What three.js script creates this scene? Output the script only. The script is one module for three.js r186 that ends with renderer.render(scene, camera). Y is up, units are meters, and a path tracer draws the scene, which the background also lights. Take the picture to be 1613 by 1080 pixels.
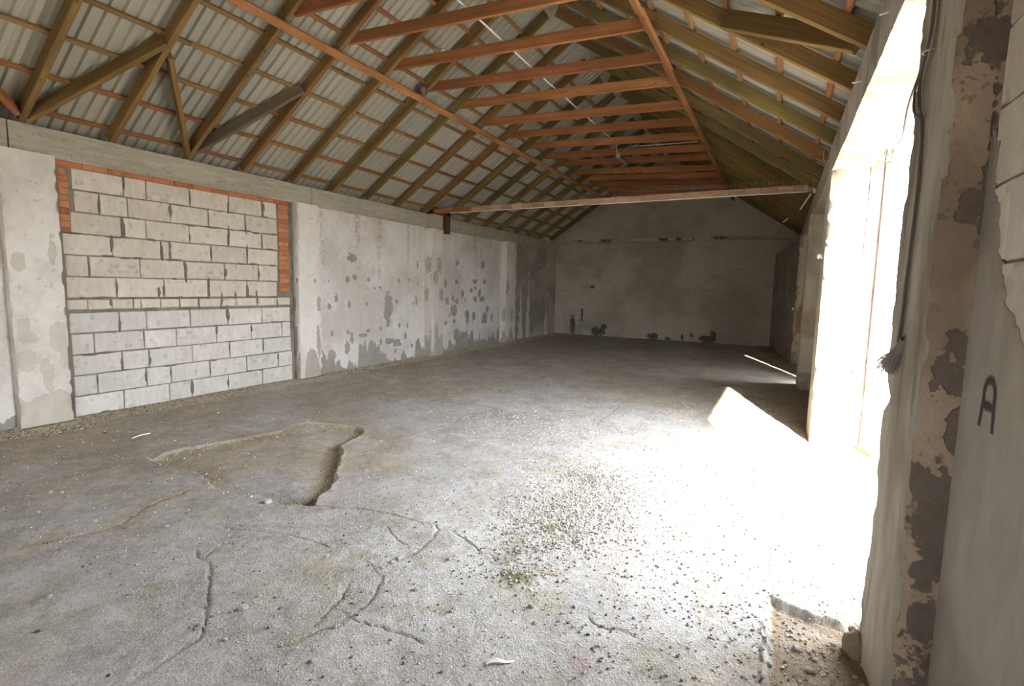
import * as THREE from 'three';
import { mergeGeometries } from 'three/addons/utils/BufferGeometryUtils.js';

// ---------------------------------------------------------------- camera, sky, sun, exposure
const scene = new THREE.Scene();
const camera = new THREE.PerspectiveCamera(67.92, 1613 / 1080, 0.05, 400);
camera.position.set(0, 1.642, 0);
camera.rotation.set(-0.10857, 0.48007, 0.02007, 'YXZ');
scene.add(camera);

const renderer = new THREE.WebGLRenderer({ antialias: true });
renderer.toneMapping = THREE.LinearToneMapping;
renderer.toneMappingExposure = 7.3;
renderer.shadowMap.enabled = true;

const SUN = new THREE.Vector3(0.504, 1, 1.43).normalize();
scene.background = new THREE.Color().setRGB(0.89, 0.94, 1.04); // bright hazy sky, even all over
scene.backgroundIntensity = 2.75;

const sun = new THREE.DirectionalLight(0xfff1dc, 6);
sun.name = 'sun';
sun.target.position.set(0.5, 0, -6);
sun.position.copy(sun.target.position).addScaledVector(SUN, 40);
sun.castShadow = true;
sun.shadow.radius = 1.5;
sun.shadow.mapSize.set(4096, 4096);
Object.assign(sun.shadow.camera, { left: -15, right: 15, top: 15, bottom: -15, near: 1, far: 90 });
scene.add(sun, sun.target);

// ---------------------------------------------------------------- helpers
function mulberry(a) { return () => { a |= 0; a = a + 0x6D2B79F5 | 0; let t = Math.imul(a ^ a >>> 15, 1 | a); t = t + Math.imul(t ^ t >>> 7, 61 | t) ^ t; return ((t ^ t >>> 14) >>> 0) / 4294967296; }; }
const rnd = mulberry(20241);
const R = (a, b) => a + (b - a) * rnd();
const clamp = (x, a = 0, b = 1) => Math.min(b, Math.max(a, x));
const sstep = (a, b, x) => { const t = clamp((x - a) / (b - a)); return t * t * (3 - 2 * t); };
const mix = (a, b, t) => a + (b - a) * t;
const mix3 = (a, b, t) => [mix(a[0], b[0], t), mix(a[1], b[1], t), mix(a[2], b[2], t)];
function hash(ix, iy, s) { let h = Math.imul(ix, 374761393) ^ Math.imul(iy, 668265263) ^ Math.imul(s, 1442695041); h = Math.imul(h ^ h >>> 13, 1274126177); return ((h ^ h >>> 16) >>> 0) / 4294967296; }
function vn(x, y, s = 1) { // value noise 0..1
  const ix = Math.floor(x), iy = Math.floor(y), fx = x - ix, fy = y - iy;
  const ux = fx * fx * (3 - 2 * fx), uy = fy * fy * (3 - 2 * fy);
  const a = hash(ix, iy, s), b = hash(ix + 1, iy, s), c = hash(ix, iy + 1, s), d = hash(ix + 1, iy + 1, s);
  return a + (b - a) * ux + (c - a) * uy + (a - b - c + d) * ux * uy;
}
function fbm(x, y, s = 1, o = 4) { let v = 0, a = 0.5, t = 0; for (let i = 0; i < o; i++) { v += a * vn(x, y, s + i * 17); t += a; x *= 2.03; y *= 2.03; a *= 0.5; } return v / t; }
const n3 = (x, y, z, s) => (vn(x + z * 1.7, y - z * 0.6, s) + vn(y + x * 0.31, z + 7.3, s + 3) + vn(z, x + 3.1, s + 5)) / 3 - 0.5;

const taken = new Map();
function numbered(n) { const k = taken.get(n) ?? 0; taken.set(n, k + 1); return k ? n + '_' + String(k).padStart(3, '0') : n; }
function shade(o) { o.castShadow = true; o.receiveShadow = true; return o; }
function mesh(name, geo, mat, parent) { const m = shade(new THREE.Mesh(geo, mat)); m.name = parent === scene ? numbered(name) : name; parent.add(m); return m; }
function group(name, parent = scene) { const g = new THREE.Group(); g.name = parent === scene ? numbered(name) : name; parent.add(g); return g; }
function struct(name) { const g = group(name); g.userData.kind = 'structure'; return g; }
function tag(o, label, category, grp) { o.userData.label = label; o.userData.category = category; if (grp) o.userData.group = grp; return o; }
const ORD = ['first', 'second', 'third', 'fourth', 'fifth', 'sixth', 'seventh', 'eighth', 'ninth', 'tenth', 'eleventh', 'twelfth', 'thirteenth', 'fourteenth', 'fifteenth', 'sixteenth', 'seventeenth', 'eighteenth', 'nineteenth'];
const TENS = ['', '', 'twent', 'thirt', 'fort', 'fift'];
const ordinal = (n) => n < 20 ? ORD[n - 1] : n % 10 ? TENS[Math.floor(n / 10)] + 'y-' + ORD[n % 10 - 1] : TENS[n / 10] + 'ieth';

// colour + bump textures computed from a function of metres; fn(u, v) -> [r, g, b (sRGB 0..255), height 0..1]
const lin = (c) => Math.pow(c / 255, 2.2);
function texture(W, H, w, h, fn, repeat = false) {
  const c = new Uint8Array(w * h * 4), b = new Uint8Array(w * h * 4);
  for (let j = 0; j < h; j++) for (let i = 0; i < w; i++) {
    const r = fn((i + 0.5) / w * W, (j + 0.5) / h * H), k = (j * w + i) * 4;
    c[k] = clamp(r[0], 0, 255); c[k + 1] = clamp(r[1], 0, 255); c[k + 2] = clamp(r[2], 0, 255); c[k + 3] = 255;
    b[k] = b[k + 1] = b[k + 2] = clamp(r[3] * 255, 0, 255); b[k + 3] = 255;
  }
  const mk = (d, srgb) => { const t = new THREE.DataTexture(d, w, h); t.magFilter = THREE.LinearFilter; t.minFilter = THREE.LinearMipmapLinearFilter; t.generateMipmaps = true; t.wrapS = t.wrapT = repeat ? THREE.RepeatWrapping : THREE.MirroredRepeatWrapping; if (srgb) t.colorSpace = THREE.SRGBColorSpace; t.repeat.set(1 / W, 1 / H); t.needsUpdate = true; return t; };
  return { map: mk(c, true), bumpMap: mk(b, false) };
}
function mat(tex, o = {}) { return new THREE.MeshStandardMaterial({ roughness: 0.92, metalness: 0, ...(tex ? { map: tex.map, bumpMap: tex.bumpMap, bumpScale: 0.004 } : {}), ...o }); }

// a box from min to max corner, its faces cut into cells and its points pushed about; uv in metres from the min corner
function roughBox(a, b, step, amp, seed, shape) {
  const P = [], U = [], I = [];
  const L = [b[0] - a[0], b[1] - a[1], b[2] - a[2]];
  const n = L.map((l) => Math.max(1, Math.min(160, Math.round(l / step))));
  const face = (ax, side) => {
    const [p, q] = ax === 0 ? [2, 1] : ax === 1 ? [0, 2] : [0, 1];
    const base = P.length / 3;
    for (let j = 0; j <= n[q]; j++) for (let i = 0; i <= n[p]; i++) {
      const v = [0, 0, 0]; v[ax] = side ? b[ax] : a[ax]; v[p] = a[p] + L[p] * i / n[p]; v[q] = a[q] + L[q] * j / n[q];
      U.push(v[p] - a[p], v[q] - a[q]);
      if (amp) { const w = [v[0], v[1], v[2]], d = [0, 0, 0]; for (const [f, k] of [[2.5, 0.5], [9, 0.5], [31, 0.45]]) { d[0] += k * n3(w[0] * f, w[1] * f, w[2] * f, seed); d[1] += k * n3(w[0] * f + 9, w[1] * f, w[2] * f, seed + 1); d[2] += k * n3(w[0] * f, w[1] * f + 5, w[2] * f, seed + 2); } v[0] += d[0] * amp; v[1] += d[1] * amp * 0.5; v[2] += d[2] * amp; }
      if (shape) shape(v, a, b);
      P.push(...v);
    }
    const flip = (ax === 0 ? side : ax === 1 ? side : !side);
    for (let j = 0; j < n[q]; j++) for (let i = 0; i < n[p]; i++) {
      const k = base + j * (n[p] + 1) + i, r = k + n[p] + 1;
      if (flip) I.push(k, r, k + 1, k + 1, r, r + 1); else I.push(k, k + 1, r, k + 1, r + 1, r);
    }
  };
  let acrossFrom = 0; for (let ax = 0; ax < 3; ax++) { if (ax === 2) acrossFrom = I.length; face(ax, 0); face(ax, 1); }
  const g = new THREE.BufferGeometry();
  g.setAttribute('position', new THREE.Float32BufferAttribute(P, 3)); g.setAttribute('uv', new THREE.Float32BufferAttribute(U, 2)); g.setIndex(I);
  g.computeVertexNormals();
  g.userData.acrossFrom = acrossFrom; // the faces square to z come last
  return g;
}
// breaks the vertical edges of a pier
function chipped(seed, depth) {
  return (v, a, b) => {
    const m = [(a[0] + b[0]) / 2, (a[2] + b[2]) / 2];
    const ex = Math.min(Math.abs(v[0] - a[0]), Math.abs(v[0] - b[0])), ez = Math.min(Math.abs(v[2] - a[2]), Math.abs(v[2] - b[2]));
    const edge = Math.max(0, 1 - Math.max(ex, ez) / 0.045);
    if (edge <= 0) return;
    const k = sstep(0.5, 0.62, fbm(v[1] * 11, seed, seed, 4)) * edge * depth + edge * 0.004;
    v[0] += Math.sign(m[0] - v[0]) * k; v[2] += Math.sign(m[1] - v[2]) * k;
  };
}
// sawn timber from p to q: section w (across) x h (along up), edges chamfered; uv in metres, grain along v
function beamGeo(p, q, w, h, up = [0, 1, 0], c = 0.004, bow = 0) {
  const A = new THREE.Vector3(...p), B = new THREE.Vector3(...q), d = B.clone().sub(A), L = d.length(); d.normalize();
  const s = new THREE.Vector3().crossVectors(d, new THREE.Vector3(...up)).normalize(), u = new THREE.Vector3().crossVectors(s, d).normalize();
  const W = w / 2, H = h / 2, sec = [[-W + c, -H], [W - c, -H], [W, -H + c], [W, H - c], [W - c, H], [-W + c, H], [-W, H - c], [-W, -H + c]];
  const N = bow ? 6 : 1, P = [], U = [], I = [], ru = R(0, 5), rv = R(0, 5);
  const pt = (k, i) => { const t = i / N, x = A.clone().addScaledVector(d, L * t).addScaledVector(s, sec[k][0]).addScaledVector(u, sec[k][1] + bow * Math.sin(Math.PI * t)); return [x.x, x.y, x.z]; };
  let per = 0;
  for (let k = 0; k < 8; k++) {
    const k2 = (k + 1) % 8, len = Math.hypot(sec[k2][0] - sec[k][0], sec[k2][1] - sec[k][1]);
    for (let i = 0; i < N; i++) {
      const o = P.length / 3;
      P.push(...pt(k, i), ...pt(k2, i), ...pt(k2, i + 1), ...pt(k, i + 1));
      U.push(ru + per, rv + L * i / N, ru + per + len, rv + L * i / N, ru + per + len, rv + L * (i + 1) / N, ru + per, rv + L * (i + 1) / N);
      I.push(o, o + 2, o + 1, o, o + 3, o + 2);
    }
    per += len;
  }
  for (const e of [0, N]) { const o = P.length / 3; for (let k = 0; k < 8; k++) { P.push(...pt(k, e)); U.push(ru + sec[k][0], rv + sec[k][1] * 0.2); } for (let k = 1; k < 7; k++) I.push(...(e ? [o, o + k + 1, o + k] : [o, o + k, o + k + 1])); }
  const g = new THREE.BufferGeometry();
  g.setAttribute('position', new THREE.Float32BufferAttribute(P, 3)); g.setAttribute('uv', new THREE.Float32BufferAttribute(U, 2)); g.setIndex(I);
  g.computeVertexNormals();
  return g;
}
function tube(pts, r, seg = 24, rad = 6) { return new THREE.TubeGeometry(new THREE.CatmullRomCurve3(pts.map((p) => new THREE.Vector3(...p))), seg, r, rad, false); }
// a masonry unit on a wall that faces +x or -x: front face slightly uneven, edges rounded off
function unitGeo(w, h, d, bev, uneven) { // w along z, h along y, front at +x = 0, back at -d
  const P = [], U = [], I = [], uo = R(0, 4), vo = R(0, 4), J = () => R(-uneven, uneven);
  const ring = (x, inset) => [[-w / 2 + inset + J(), -h / 2 + inset + J()], [J(), -h / 2 + inset + J()], [w / 2 - inset + J(), -h / 2 + inset + J()], [w / 2 - inset + J(), J()], [w / 2 - inset + J(), h / 2 - inset + J()], [J(), h / 2 - inset + J()], [-w / 2 + inset + J(), h / 2 - inset + J()], [-w / 2 + inset + J(), J()]].map(([z, y]) => [x, y, z]);
  const rings = [ring(-d, 0), ring(-bev, 0), ring(0, bev)];
  for (const r of rings) for (const p of r) { P.push(...p); U.push(uo + p[2] + p[0], vo + p[1] + p[0]); }
  P.push(J() * 0.5, 0, 0); U.push(uo, vo);
  for (let k = 0; k < 2; k++) for (let i = 0; i < 8; i++) { const a = k * 8 + i, b = k * 8 + (i + 1) % 8; I.push(a, a + 8, b, b, a + 8, b + 8); }
  for (let i = 0; i < 8; i++) I.push(16 + i, 24, 16 + (i + 1) % 8);
  let g = new THREE.BufferGeometry();
  g.setAttribute('position', new THREE.Float32BufferAttribute(P, 3)); g.setAttribute('uv', new THREE.Float32BufferAttribute(U, 2)); g.setIndex(I);
  g = g.toNonIndexed(); g.computeVertexNormals();
  return g;
}

// ---------------------------------------------------------------- measured data (metres)
const COURSES = [[2.64,0.24,[-2.972,-3.509,-3.766,-4.313,-4.877,-5.447,-5.703]],[2.39,0.24,[-2.99,-3.242,-3.54,-4.05,-4.571,-5.138,-5.694]],[2.14,0.24,[-2.937,-3.48,-3.739,-4.289,-4.856,-5.418,-5.701]],[1.89,0.24,[-2.853,-3.345,-3.914,-4.028,-4.581,-5.151,-5.693]],[1.64,0.24,[-2.865,-3.099,-3.644,-4.208,-4.778,-5.335,-5.684]],[1.39,0.24,[-2.858,-3.364,-3.923,-4.525,-5.127,-5.676]],[1.26,0.12,[-2.853,-3.058,-3.306,-3.541,-3.629,-3.867,-4.114,-4.373,-4.706,-4.942,-5.293,-5.653,-5.905]],[1.01,0.24,[-2.859,-3.377,-3.684,-4.246,-4.798,-5.365,-5.898]],[0.76,0.24,[-2.865,-3.094,-3.644,-4.047,-4.613,-5.168,-5.734,-5.901]],[0.51,0.24,[-2.862,-3.381,-3.692,-4.249,-4.808,-5.366,-5.909]],[0.26,0.24,[-2.861,-3.101,-3.646,-3.953,-4.493,-5.076,-5.646,-5.924]],[0.01,0.24,[-2.854,-3.373,-3.921,-4.221,-4.769,-5.342,-5.915]]];
const PATCH = [[-4.03,-4.2],[-3.94,-3.97],[-3.88,-3.69],[-3.68,-3.53],[-3.48,-3.28],[-3.34,-3.12],[-3.24,-3.04],[-3.12,-2.85],[-3.06,-2.67],[-2.97,-2.55],[-3.04,-2.51],[-3.18,-2.45],[-3.3,-2.46],[-3.47,-2.47],[-3.58,-2.41],[-3.67,-2.39],[-3.88,-2.37],[-4.08,-2.44],[-4.34,-2.52],[-4.53,-2.52],[-4.79,-2.49],[-5.0,-2.47],[-5.13,-2.71],[-5.0,-3.16],[-4.85,-3.73],[-4.93,-3.96],[-4.86,-4.13],[-4.57,-4.24],[-4.22,-4.3]];
const CRACKS = [[[-4.05,-2.43],[-4.04,-2.16],[-4.0,-1.95],[-3.86,-1.75],[-3.84,-1.66],[-3.95,-1.4],[-4.07,-1.17]],[[-3.71,-1.71],[-3.47,-1.82],[-3.17,-2.0],[-2.73,-2.18],[-2.36,-2.15],[-2.0,-2.15],[-1.88,-2.09],[-1.81,-1.95],[-1.79,-1.75],[-1.83,-1.58],[-1.9,-1.44],[-1.93,-1.28],[-1.92,-1.16]],[[-1.99,-1.97],[-1.93,-1.81],[-1.9,-1.69],[-1.89,-1.59]],[[-3.06,-1.75],[-2.89,-1.7],[-2.71,-1.6],[-2.49,-1.44],[-2.37,-1.37],[-2.31,-1.31],[-2.29,-1.23],[-2.26,-1.15],[-2.2,-1.01]],[[-2.95,-1.73],[-3.0,-1.82],[-2.96,-1.93]],[[-2.96,-2.54],[-2.6,-2.68],[-2.26,-2.73],[-2.0,-2.77],[-1.93,-2.71],[-1.91,-2.57],[-1.9,-2.34],[-1.94,-2.17]],[[-2.25,-2.57],[-2.12,-2.45],[-1.96,-2.41]],[[-5.0,-4.29],[-5.0,-4.92],[-4.89,-5.68]],[[-6.35,-4.32],[-5.71,-4.3],[-5.0,-4.29]],[[-5.96,-3.48],[-5.43,-3.52],[-4.85,-3.55],[-4.32,-3.55]],[[-0.73,-2.31],[-0.66,-2.28],[-0.48,-2.28]],[[0.06,-3.62],[0.05,-2.99],[0.05,-2.68],[0.04,-2.26]],[[-1.84,-1.74],[-1.6,-1.76],[-1.37,-1.76]],[[-5.21,-2.42],[-5.21,-2.84],[-5.12,-3.31]],[[-6.99,-2.08],[-6.62,-2.58],[-6.63,-3.2]],[[-3.48,-3.5],[-3.38,-4.57],[-3.35,-5.63]],[[-1.93,-7.98],[-1.91,-6.53],[-1.86,-5.5]],[[-1.93,-2.75],[-1.42,-2.57],[-1.19,-2.62]]];
const PIT = [[0.05,-2.98],[0.11,-2.96],[0.25,-2.91],[0.38,-2.92],[0.48,-2.95]];
const STONES = [[-2.29,-1.52],[-2.32,-1.63],[-2.16,-1.34],[-4.87,-1.71],[-4.79,-1.75],[-4.94,-1.6],[-4.52,-1.51],[-4.4,-1.76],[-4.03,-1.64],[-4.11,-1.41],[-3.85,-1.41],[-3.93,-2.36],[-3.3,-2.42],[-3.18,-2.46],[-3.54,-1.83],[-2.93,-2.13],[-3.35,-1.48],[-3.19,-1.48],[-3.24,-1.1],[-2.32,-2.09],[-1.95,-2.16],[-1.85,-1.83],[-1.7,-1.44],[-1.79,-1.65],[-1.66,-2.42],[-1.6,-2.44],[-1.93,-2.28],[-1.94,-2.23],[-0.83,-2.36],[-1.03,-2.25],[-0.96,-2.15],[-4.06,-9.11],[-1.64,-2.08],[-1.78,-1.66],[-0.91,-2.96],[-0.94,-2.86],[-1.16,-2.88],[-0.99,-2.53],[-4.37,-2.61],[-6.16,-3.86],[-6.64,-3.96]];
const PIT_STONES = [[0.23,-2.83],[0.18,-2.63],[0.2,-2.62],[0.25,-2.6],[0.26,-2.59],[0.23,-2.5],[0.25,-2.5],[0.32,-2.49],[0.41,-2.56],[0.14,-2.51],[0.07,-2.45],[0.2,-2.38],[0.23,-2.38],[0.3,-2.4],[0.34,-2.75],[0.34,-2.71],[0.45,-2.66],[0.43,-2.5]];
const DARK_BITS = [[-6.31,-2.71],[-2.96,-0.95],[-2.37,-0.97],[-0.7,-2.19],[-1.28,-3.24],[-3.43,-1.32]];
const PEELS = [[-7.32,2.2,0.108,0.089],[-7.21,1.79,0.058,0.078],[-7.4,1.83,0.06,0.051],[-6.92,1.44,0.046,0.087],[-6.75,1.29,0.036,0.055],[-7.24,1.31,0.039,0.062],[-7.71,1.31,0.037,0.049],[-7.77,1.8,0.042,0.045],[-7.94,1.63,0.028,0.038],[-8.11,1.65,0.045,0.038],[-8.35,1.19,0.131,0.349],[-8.62,1.36,0.043,0.049],[-8.7,1.78,0.037,0.056],[-9.03,1.83,0.039,0.038],[-9.18,1.29,0.034,0.034],[-9.29,1.36,0.034,0.128],[-8.71,0.83,0.038,0.058],[-8.98,0.81,0.032,0.059],[-8.91,0.59,0.058,0.075],[-8.12,0.8,0.04,0.039],[-6.81,0.79,0.041,0.056],[-7.21,0.78,0.043,0.044],[-7.3,0.67,0.045,0.11],[-7.74,0.78,0.064,0.038],[-7.61,0.7,0.131,0.038],[-9.14,0.35,0.04,0.052],[-9.34,0.33,0.027,0.044],[-9.34,2.17,0.027,0.076],[-9.34,1.75,0.02,0.051],[-6.4,1.62,0.063,0.04],[-6.75,1.76,0.017,0.017],[-8.57,0.29,0.036,0.05],[-8.39,0.51,0.181,0.065],[-8.63,0.45,0.138,0.09],[-8.12,0.51,0.046,0.099],[-7.18,0.5,0.058,0.128],[-6.78,0.36,0.1,0.105],[-7.84,0.38,0.098,0.174],[-10.95,2.29,0.078,0.066],[-12.21,2.3,0.142,0.113],[-10.42,1.77,0.072,0.101],[-10.94,1.81,0.069,0.076],[-11.8,1.85,0.126,0.071],[-12.32,1.85,0.072,0.078],[-11.64,1.61,0.067,0.07],[-11.83,1.66,0.078,0.05],[-11.2,1.53,0.071,0.097],[-11.35,1.36,0.036,0.049],[-10.77,1.41,0.051,0.085],[-10.94,1.34,0.069,0.067],[-10.51,1.34,0.073,0.084],[-11.84,1.37,0.097,0.077],[-12.06,1.5,0.1,0.128],[-12.21,1.36,0.154,0.083],[-10.8,1.09,0.154,0.143],[-10.83,0.82,0.069,0.067],[-10.61,0.98,0.033,0.066],[-11.45,0.95,0.103,0.225],[-11.77,0.9,0.107,0.128],[-12.5,1.07,0.096,0.096],[-12.35,0.84,0.168,0.185],[-12.74,0.85,0.066,0.109],[-10.45,0.79,0.057,0.056],[-10.94,0.43,0.122,0.195]];

const XL = -7.317, XR = 0.40, XO = 0.74, ZB = -17.42, ZF = 4, YE = 3.29, SLOPE = THREE.MathUtils.degToRad(34), M = Math.tan(SLOPE);
const RIDGE_X = (XL + 0.41) / 2 + 0.0, RIDGE_Y = YE + M * (RIDGE_X - XL);

// ---------------------------------------------------------------- materials
const texFloor = texture(2.4, 2.4, 1024, 1024, (u, v) => {
  const per = (f, s) => { const k = Math.round(2.4 * f); const x = u / 2.4 * k, y = v / 2.4 * k, ix = Math.floor(x), iy = Math.floor(y), fx = x - ix, fy = y - iy, ux = fx * fx * (3 - 2 * fx), uy = fy * fy * (3 - 2 * fy), w = (a, b) => hash((a % k + k) % k, (b % k + k) % k, s); return mix(mix(w(ix, iy), w(ix + 1, iy), ux), mix(w(ix, iy + 1), w(ix + 1, iy + 1), ux), uy); };
  const a = per(6, 1), b = per(25, 2), c = per(80, 3), d = per(170, 4), e = per(300, 5);
  const grit = sstep(0.62, 0.9, d), hole = sstep(0.7, 0.95, c) * 0.6;
  const t = 226 + 26 * (a - 0.5) + 30 * (b - 0.5) + 34 * (c - 0.5) + 62 * (e - 0.5) + 26 * grit - 50 * hole;
  return [t, t * 0.99, t * 0.965, 0.35 * b + 0.2 * c + 0.4 * d + 0.2 * e + 0.2 * grit - 0.25 * hole];
}, true);
const texWood = texture(0.5, 2, 512, 1024, (u, v) => {
  const k = fbm(u * 90, v * 2.2, 11, 3), k2 = fbm(u * 260, v * 5, 23, 2), big = fbm(u * 6, v * 1.4, 31, 3);
  const knot = Math.max(0, 1 - Math.hypot((u - 0.13) * 60, (v - 0.6) * 34)) + Math.max(0, 1 - Math.hypot((u - 0.34) * 70, (v - 1.5) * 40)) + Math.max(0, 1 - Math.hypot((u - 0.44) * 60, (v - 0.2) * 40));
  const t = 205 + 60 * (k - 0.5) + 40 * (k2 - 0.5) + 70 * (big - 0.5) - 110 * knot;
  return [t, t * 0.985, t * 0.96, 0.5 * k + 0.5 * k2];
});
const texBlock = texture(1, 1, 512, 512, (u, v) => {
  const a = fbm(u * 5, v * 5, 41, 4), b = vn(u * 190, v * 190, 42), c = fbm(u * 30, v * 9, 43, 3);
  const s = sstep(0.66, 0.8, fbm(u * 14, v * 14, 47, 3));
  const t = 232 + 26 * (a - 0.5) + 14 * (b - 0.5) + 22 * (c - 0.5) - 22 * s;
  return [t, t * 0.985, t * 0.95, 0.4 * b + 0.4 * c + 0.2 * a];
});
const texPlaster = texture(2, 2, 1024, 1024, (u, v) => {
  const a = fbm(u * 2.2, v * 2.2, 51, 5), b = fbm(u * 16, v * 7, 52, 4), c = vn(u * 260, v * 260, 53), s = sstep(0.6, 0.75, fbm(u * 5, v * 4, 55, 4));
  const t = 205 + 46 * (a - 0.5) + 30 * (b - 0.5) + 14 * (c - 0.5) - 34 * s;
  return [t, t * 0.975, t * 0.93 - 4 * s, 0.5 * b + 0.25 * c + 0.25 * a];
});
const texConcrete = texture(2, 1, 1024, 512, (u, v) => { // cast beam, board marks along it
  const a = fbm(u * 3, v * 5, 61, 4), b = fbm(u * 4, v * 60, 62, 3), c = vn(u * 240, v * 240, 63), h = sstep(0.72, 0.8, fbm(u * 30, v * 30, 64, 2));
  const t = 190 + 40 * (a - 0.5) + 34 * (b - 0.5) + 16 * (c - 0.5) - 16 * h;
  return [t, t * 0.975, t * 0.9, 0.5 * b + 0.3 * c + 0.2 * a - 0.12 * h];
});
const col = (r, g, b) => new THREE.Color().setRGB(r, g, b);
const MAT = {
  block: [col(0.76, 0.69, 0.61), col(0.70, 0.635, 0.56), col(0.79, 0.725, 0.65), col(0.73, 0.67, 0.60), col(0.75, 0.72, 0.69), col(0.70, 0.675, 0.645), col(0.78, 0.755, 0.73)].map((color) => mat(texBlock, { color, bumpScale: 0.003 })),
  brick: [col(0.60, 0.22, 0.10), col(0.50, 0.17, 0.075), col(0.64, 0.28, 0.14)].map((color) => mat(texBlock, { color, bumpScale: 0.004 })),
  mortar: mat(texPlaster, { color: col(0.36, 0.33, 0.28), bumpScale: 0.008 }),
  concrete: mat(texConcrete, { color: col(0.74, 0.72, 0.66), bumpScale: 0.006 }),
  plaster: mat(texPlaster, { color: col(0.80, 0.77, 0.71), bumpScale: 0.006 }),
  greyPlaster: mat(texPlaster, { color: col(0.52, 0.48, 0.42), bumpScale: 0.008 }),
  rafter: [col(0.36, 0.215, 0.07), col(0.30, 0.185, 0.062), col(0.27, 0.205, 0.065), col(0.34, 0.175, 0.06), col(0.24, 0.175, 0.055)].map((color) => mat(texWood, { color, bumpScale: 0.002 })),
  batten: [col(0.42, 0.225, 0.095), col(0.39, 0.24, 0.10), col(0.45, 0.2, 0.085)].map((color) => mat(texWood, { color, bumpScale: 0.002 })),
  collar: [col(0.52, 0.21, 0.08), col(0.47, 0.18, 0.07), col(0.54, 0.235, 0.085)].map((color) => mat(texWood, { color, bumpScale: 0.002 })),
  purlin: mat(texWood, { color: col(0.64, 0.29, 0.11), bumpScale: 0.002 }),
  greyWood: mat(texWood, { color: col(0.23, 0.175, 0.125), bumpScale: 0.003 }),
  tieWood: mat(texWood, { color: col(0.62, 0.40, 0.26), bumpScale: 0.002 }),
  sheet: [col(0.40, 0.375, 0.30), col(0.375, 0.355, 0.285), col(0.42, 0.395, 0.315)].map((color) => mat(null, { color, roughness: 0.55 })),
  rust: mat(texPlaster, { color: col(0.16, 0.07, 0.045), bumpScale: 0.002 }),
  galv: mat(null, { color: col(0.42, 0.40, 0.34), roughness: 0.5, metalness: 0.35 }),
  wire: mat(null, { color: col(0.10, 0.085, 0.07), roughness: 0.6 }),
  spike: mat(null, { color: col(0.5, 0.46, 0.4), roughness: 0.45, metalness: 0.5 }),
  white: mat(null, { color: col(0.80, 0.78, 0.74), roughness: 0.5 }),
  greyPlastic: mat(null, { color: col(0.20, 0.19, 0.18), roughness: 0.45 }),
  film: mat(null, { color: col(0.72, 0.68, 0.66), roughness: 0.18 }),
};

// ---------------------------------------------------------------- floor
function segDist(px, pz, a, b) { const dx = b[0] - a[0], dz = b[1] - a[1], t = clamp(((px - a[0]) * dx + (pz - a[1]) * dz) / (dx * dx + dz * dz + 1e-9)); return Math.hypot(px - a[0] - dx * t, pz - a[1] - dz * t); }
const boxes = CRACKS.map((c) => [Math.min(...c.map((p) => p[0])) - 0.12, Math.max(...c.map((p) => p[0])) + 0.12, Math.min(...c.map((p) => p[1])) - 0.12, Math.max(...c.map((p) => p[1])) + 0.12]);
const CRACK_W = [0.02, 0.013, 0.012, 0.016, 0.01, 0.013, 0.009, 0.012, 0.012, 0.011, 0.011, 0.016, 0.010, 0.014, 0.012, 0.01, 0.012, 0.01];
function crackAt(x, z) { // [depth 0..1, index]
  let best = 0, bi = -1;
  const wx = x + 0.05 * (fbm(x * 7, z * 7, 71, 3) - 0.5) * 1.6, wz = z + 0.05 * (fbm(x * 7, z * 7, 72, 3) - 0.5) * 1.6;
  for (let i = 0; i < CRACKS.length; i++) {
    const B = boxes[i]; if (x < B[0] || x > B[1] || z < B[2] || z > B[3]) continue;
    let d = 9; const c = CRACKS[i]; for (let k = 1; k < c.length; k++) d = Math.min(d, segDist(wx, wz, c[k - 1], c[k]));
    const w = CRACK_W[i] * 0.55 * (0.5 + vn(x * 9, z * 9, 73)), v = Math.exp(-((d / w) ** 2)) * sstep(0.1, 0.35, vn(x * 3.1, z * 3.1, 74 + i)); if (v > best) { best = v; bi = i; }
  }
  return [best, bi];
}
function polyDist(px, pz, poly) { // signed, positive inside
  let d = 9, inside = false;
  for (let i = 0, j = poly.length - 1; i < poly.length; j = i++) {
    d = Math.min(d, segDist(px, pz, poly[j], poly[i]));
    const [xi, zi] = poly[i], [xj, zj] = poly[j];
    if ((zi > pz) !== (zj > pz) && px < (xj - xi) * (pz - zi) / (zj - zi) + xi) inside = !inside;
  }
  return inside ? d : -d;
}
const pb = [Math.min(...PATCH.map((p) => p[0])) - 0.3, Math.max(...PATCH.map((p) => p[0])) + 0.3, Math.min(...PATCH.map((p) => p[1])) - 0.3, Math.max(...PATCH.map((p) => p[1])) + 0.3];
const PIT_POLY = [[0.02, -1.2], [0.03, -2.2], [0.05, -2.75], ...PIT, [0.9, -2.95], [0.9, -1.2]];
const bump2 = (x, z, cx, cz, rx, rz) => Math.exp(-(((x - cx) / rx) ** 2) - (((z - cz) / rz) ** 2));
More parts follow.
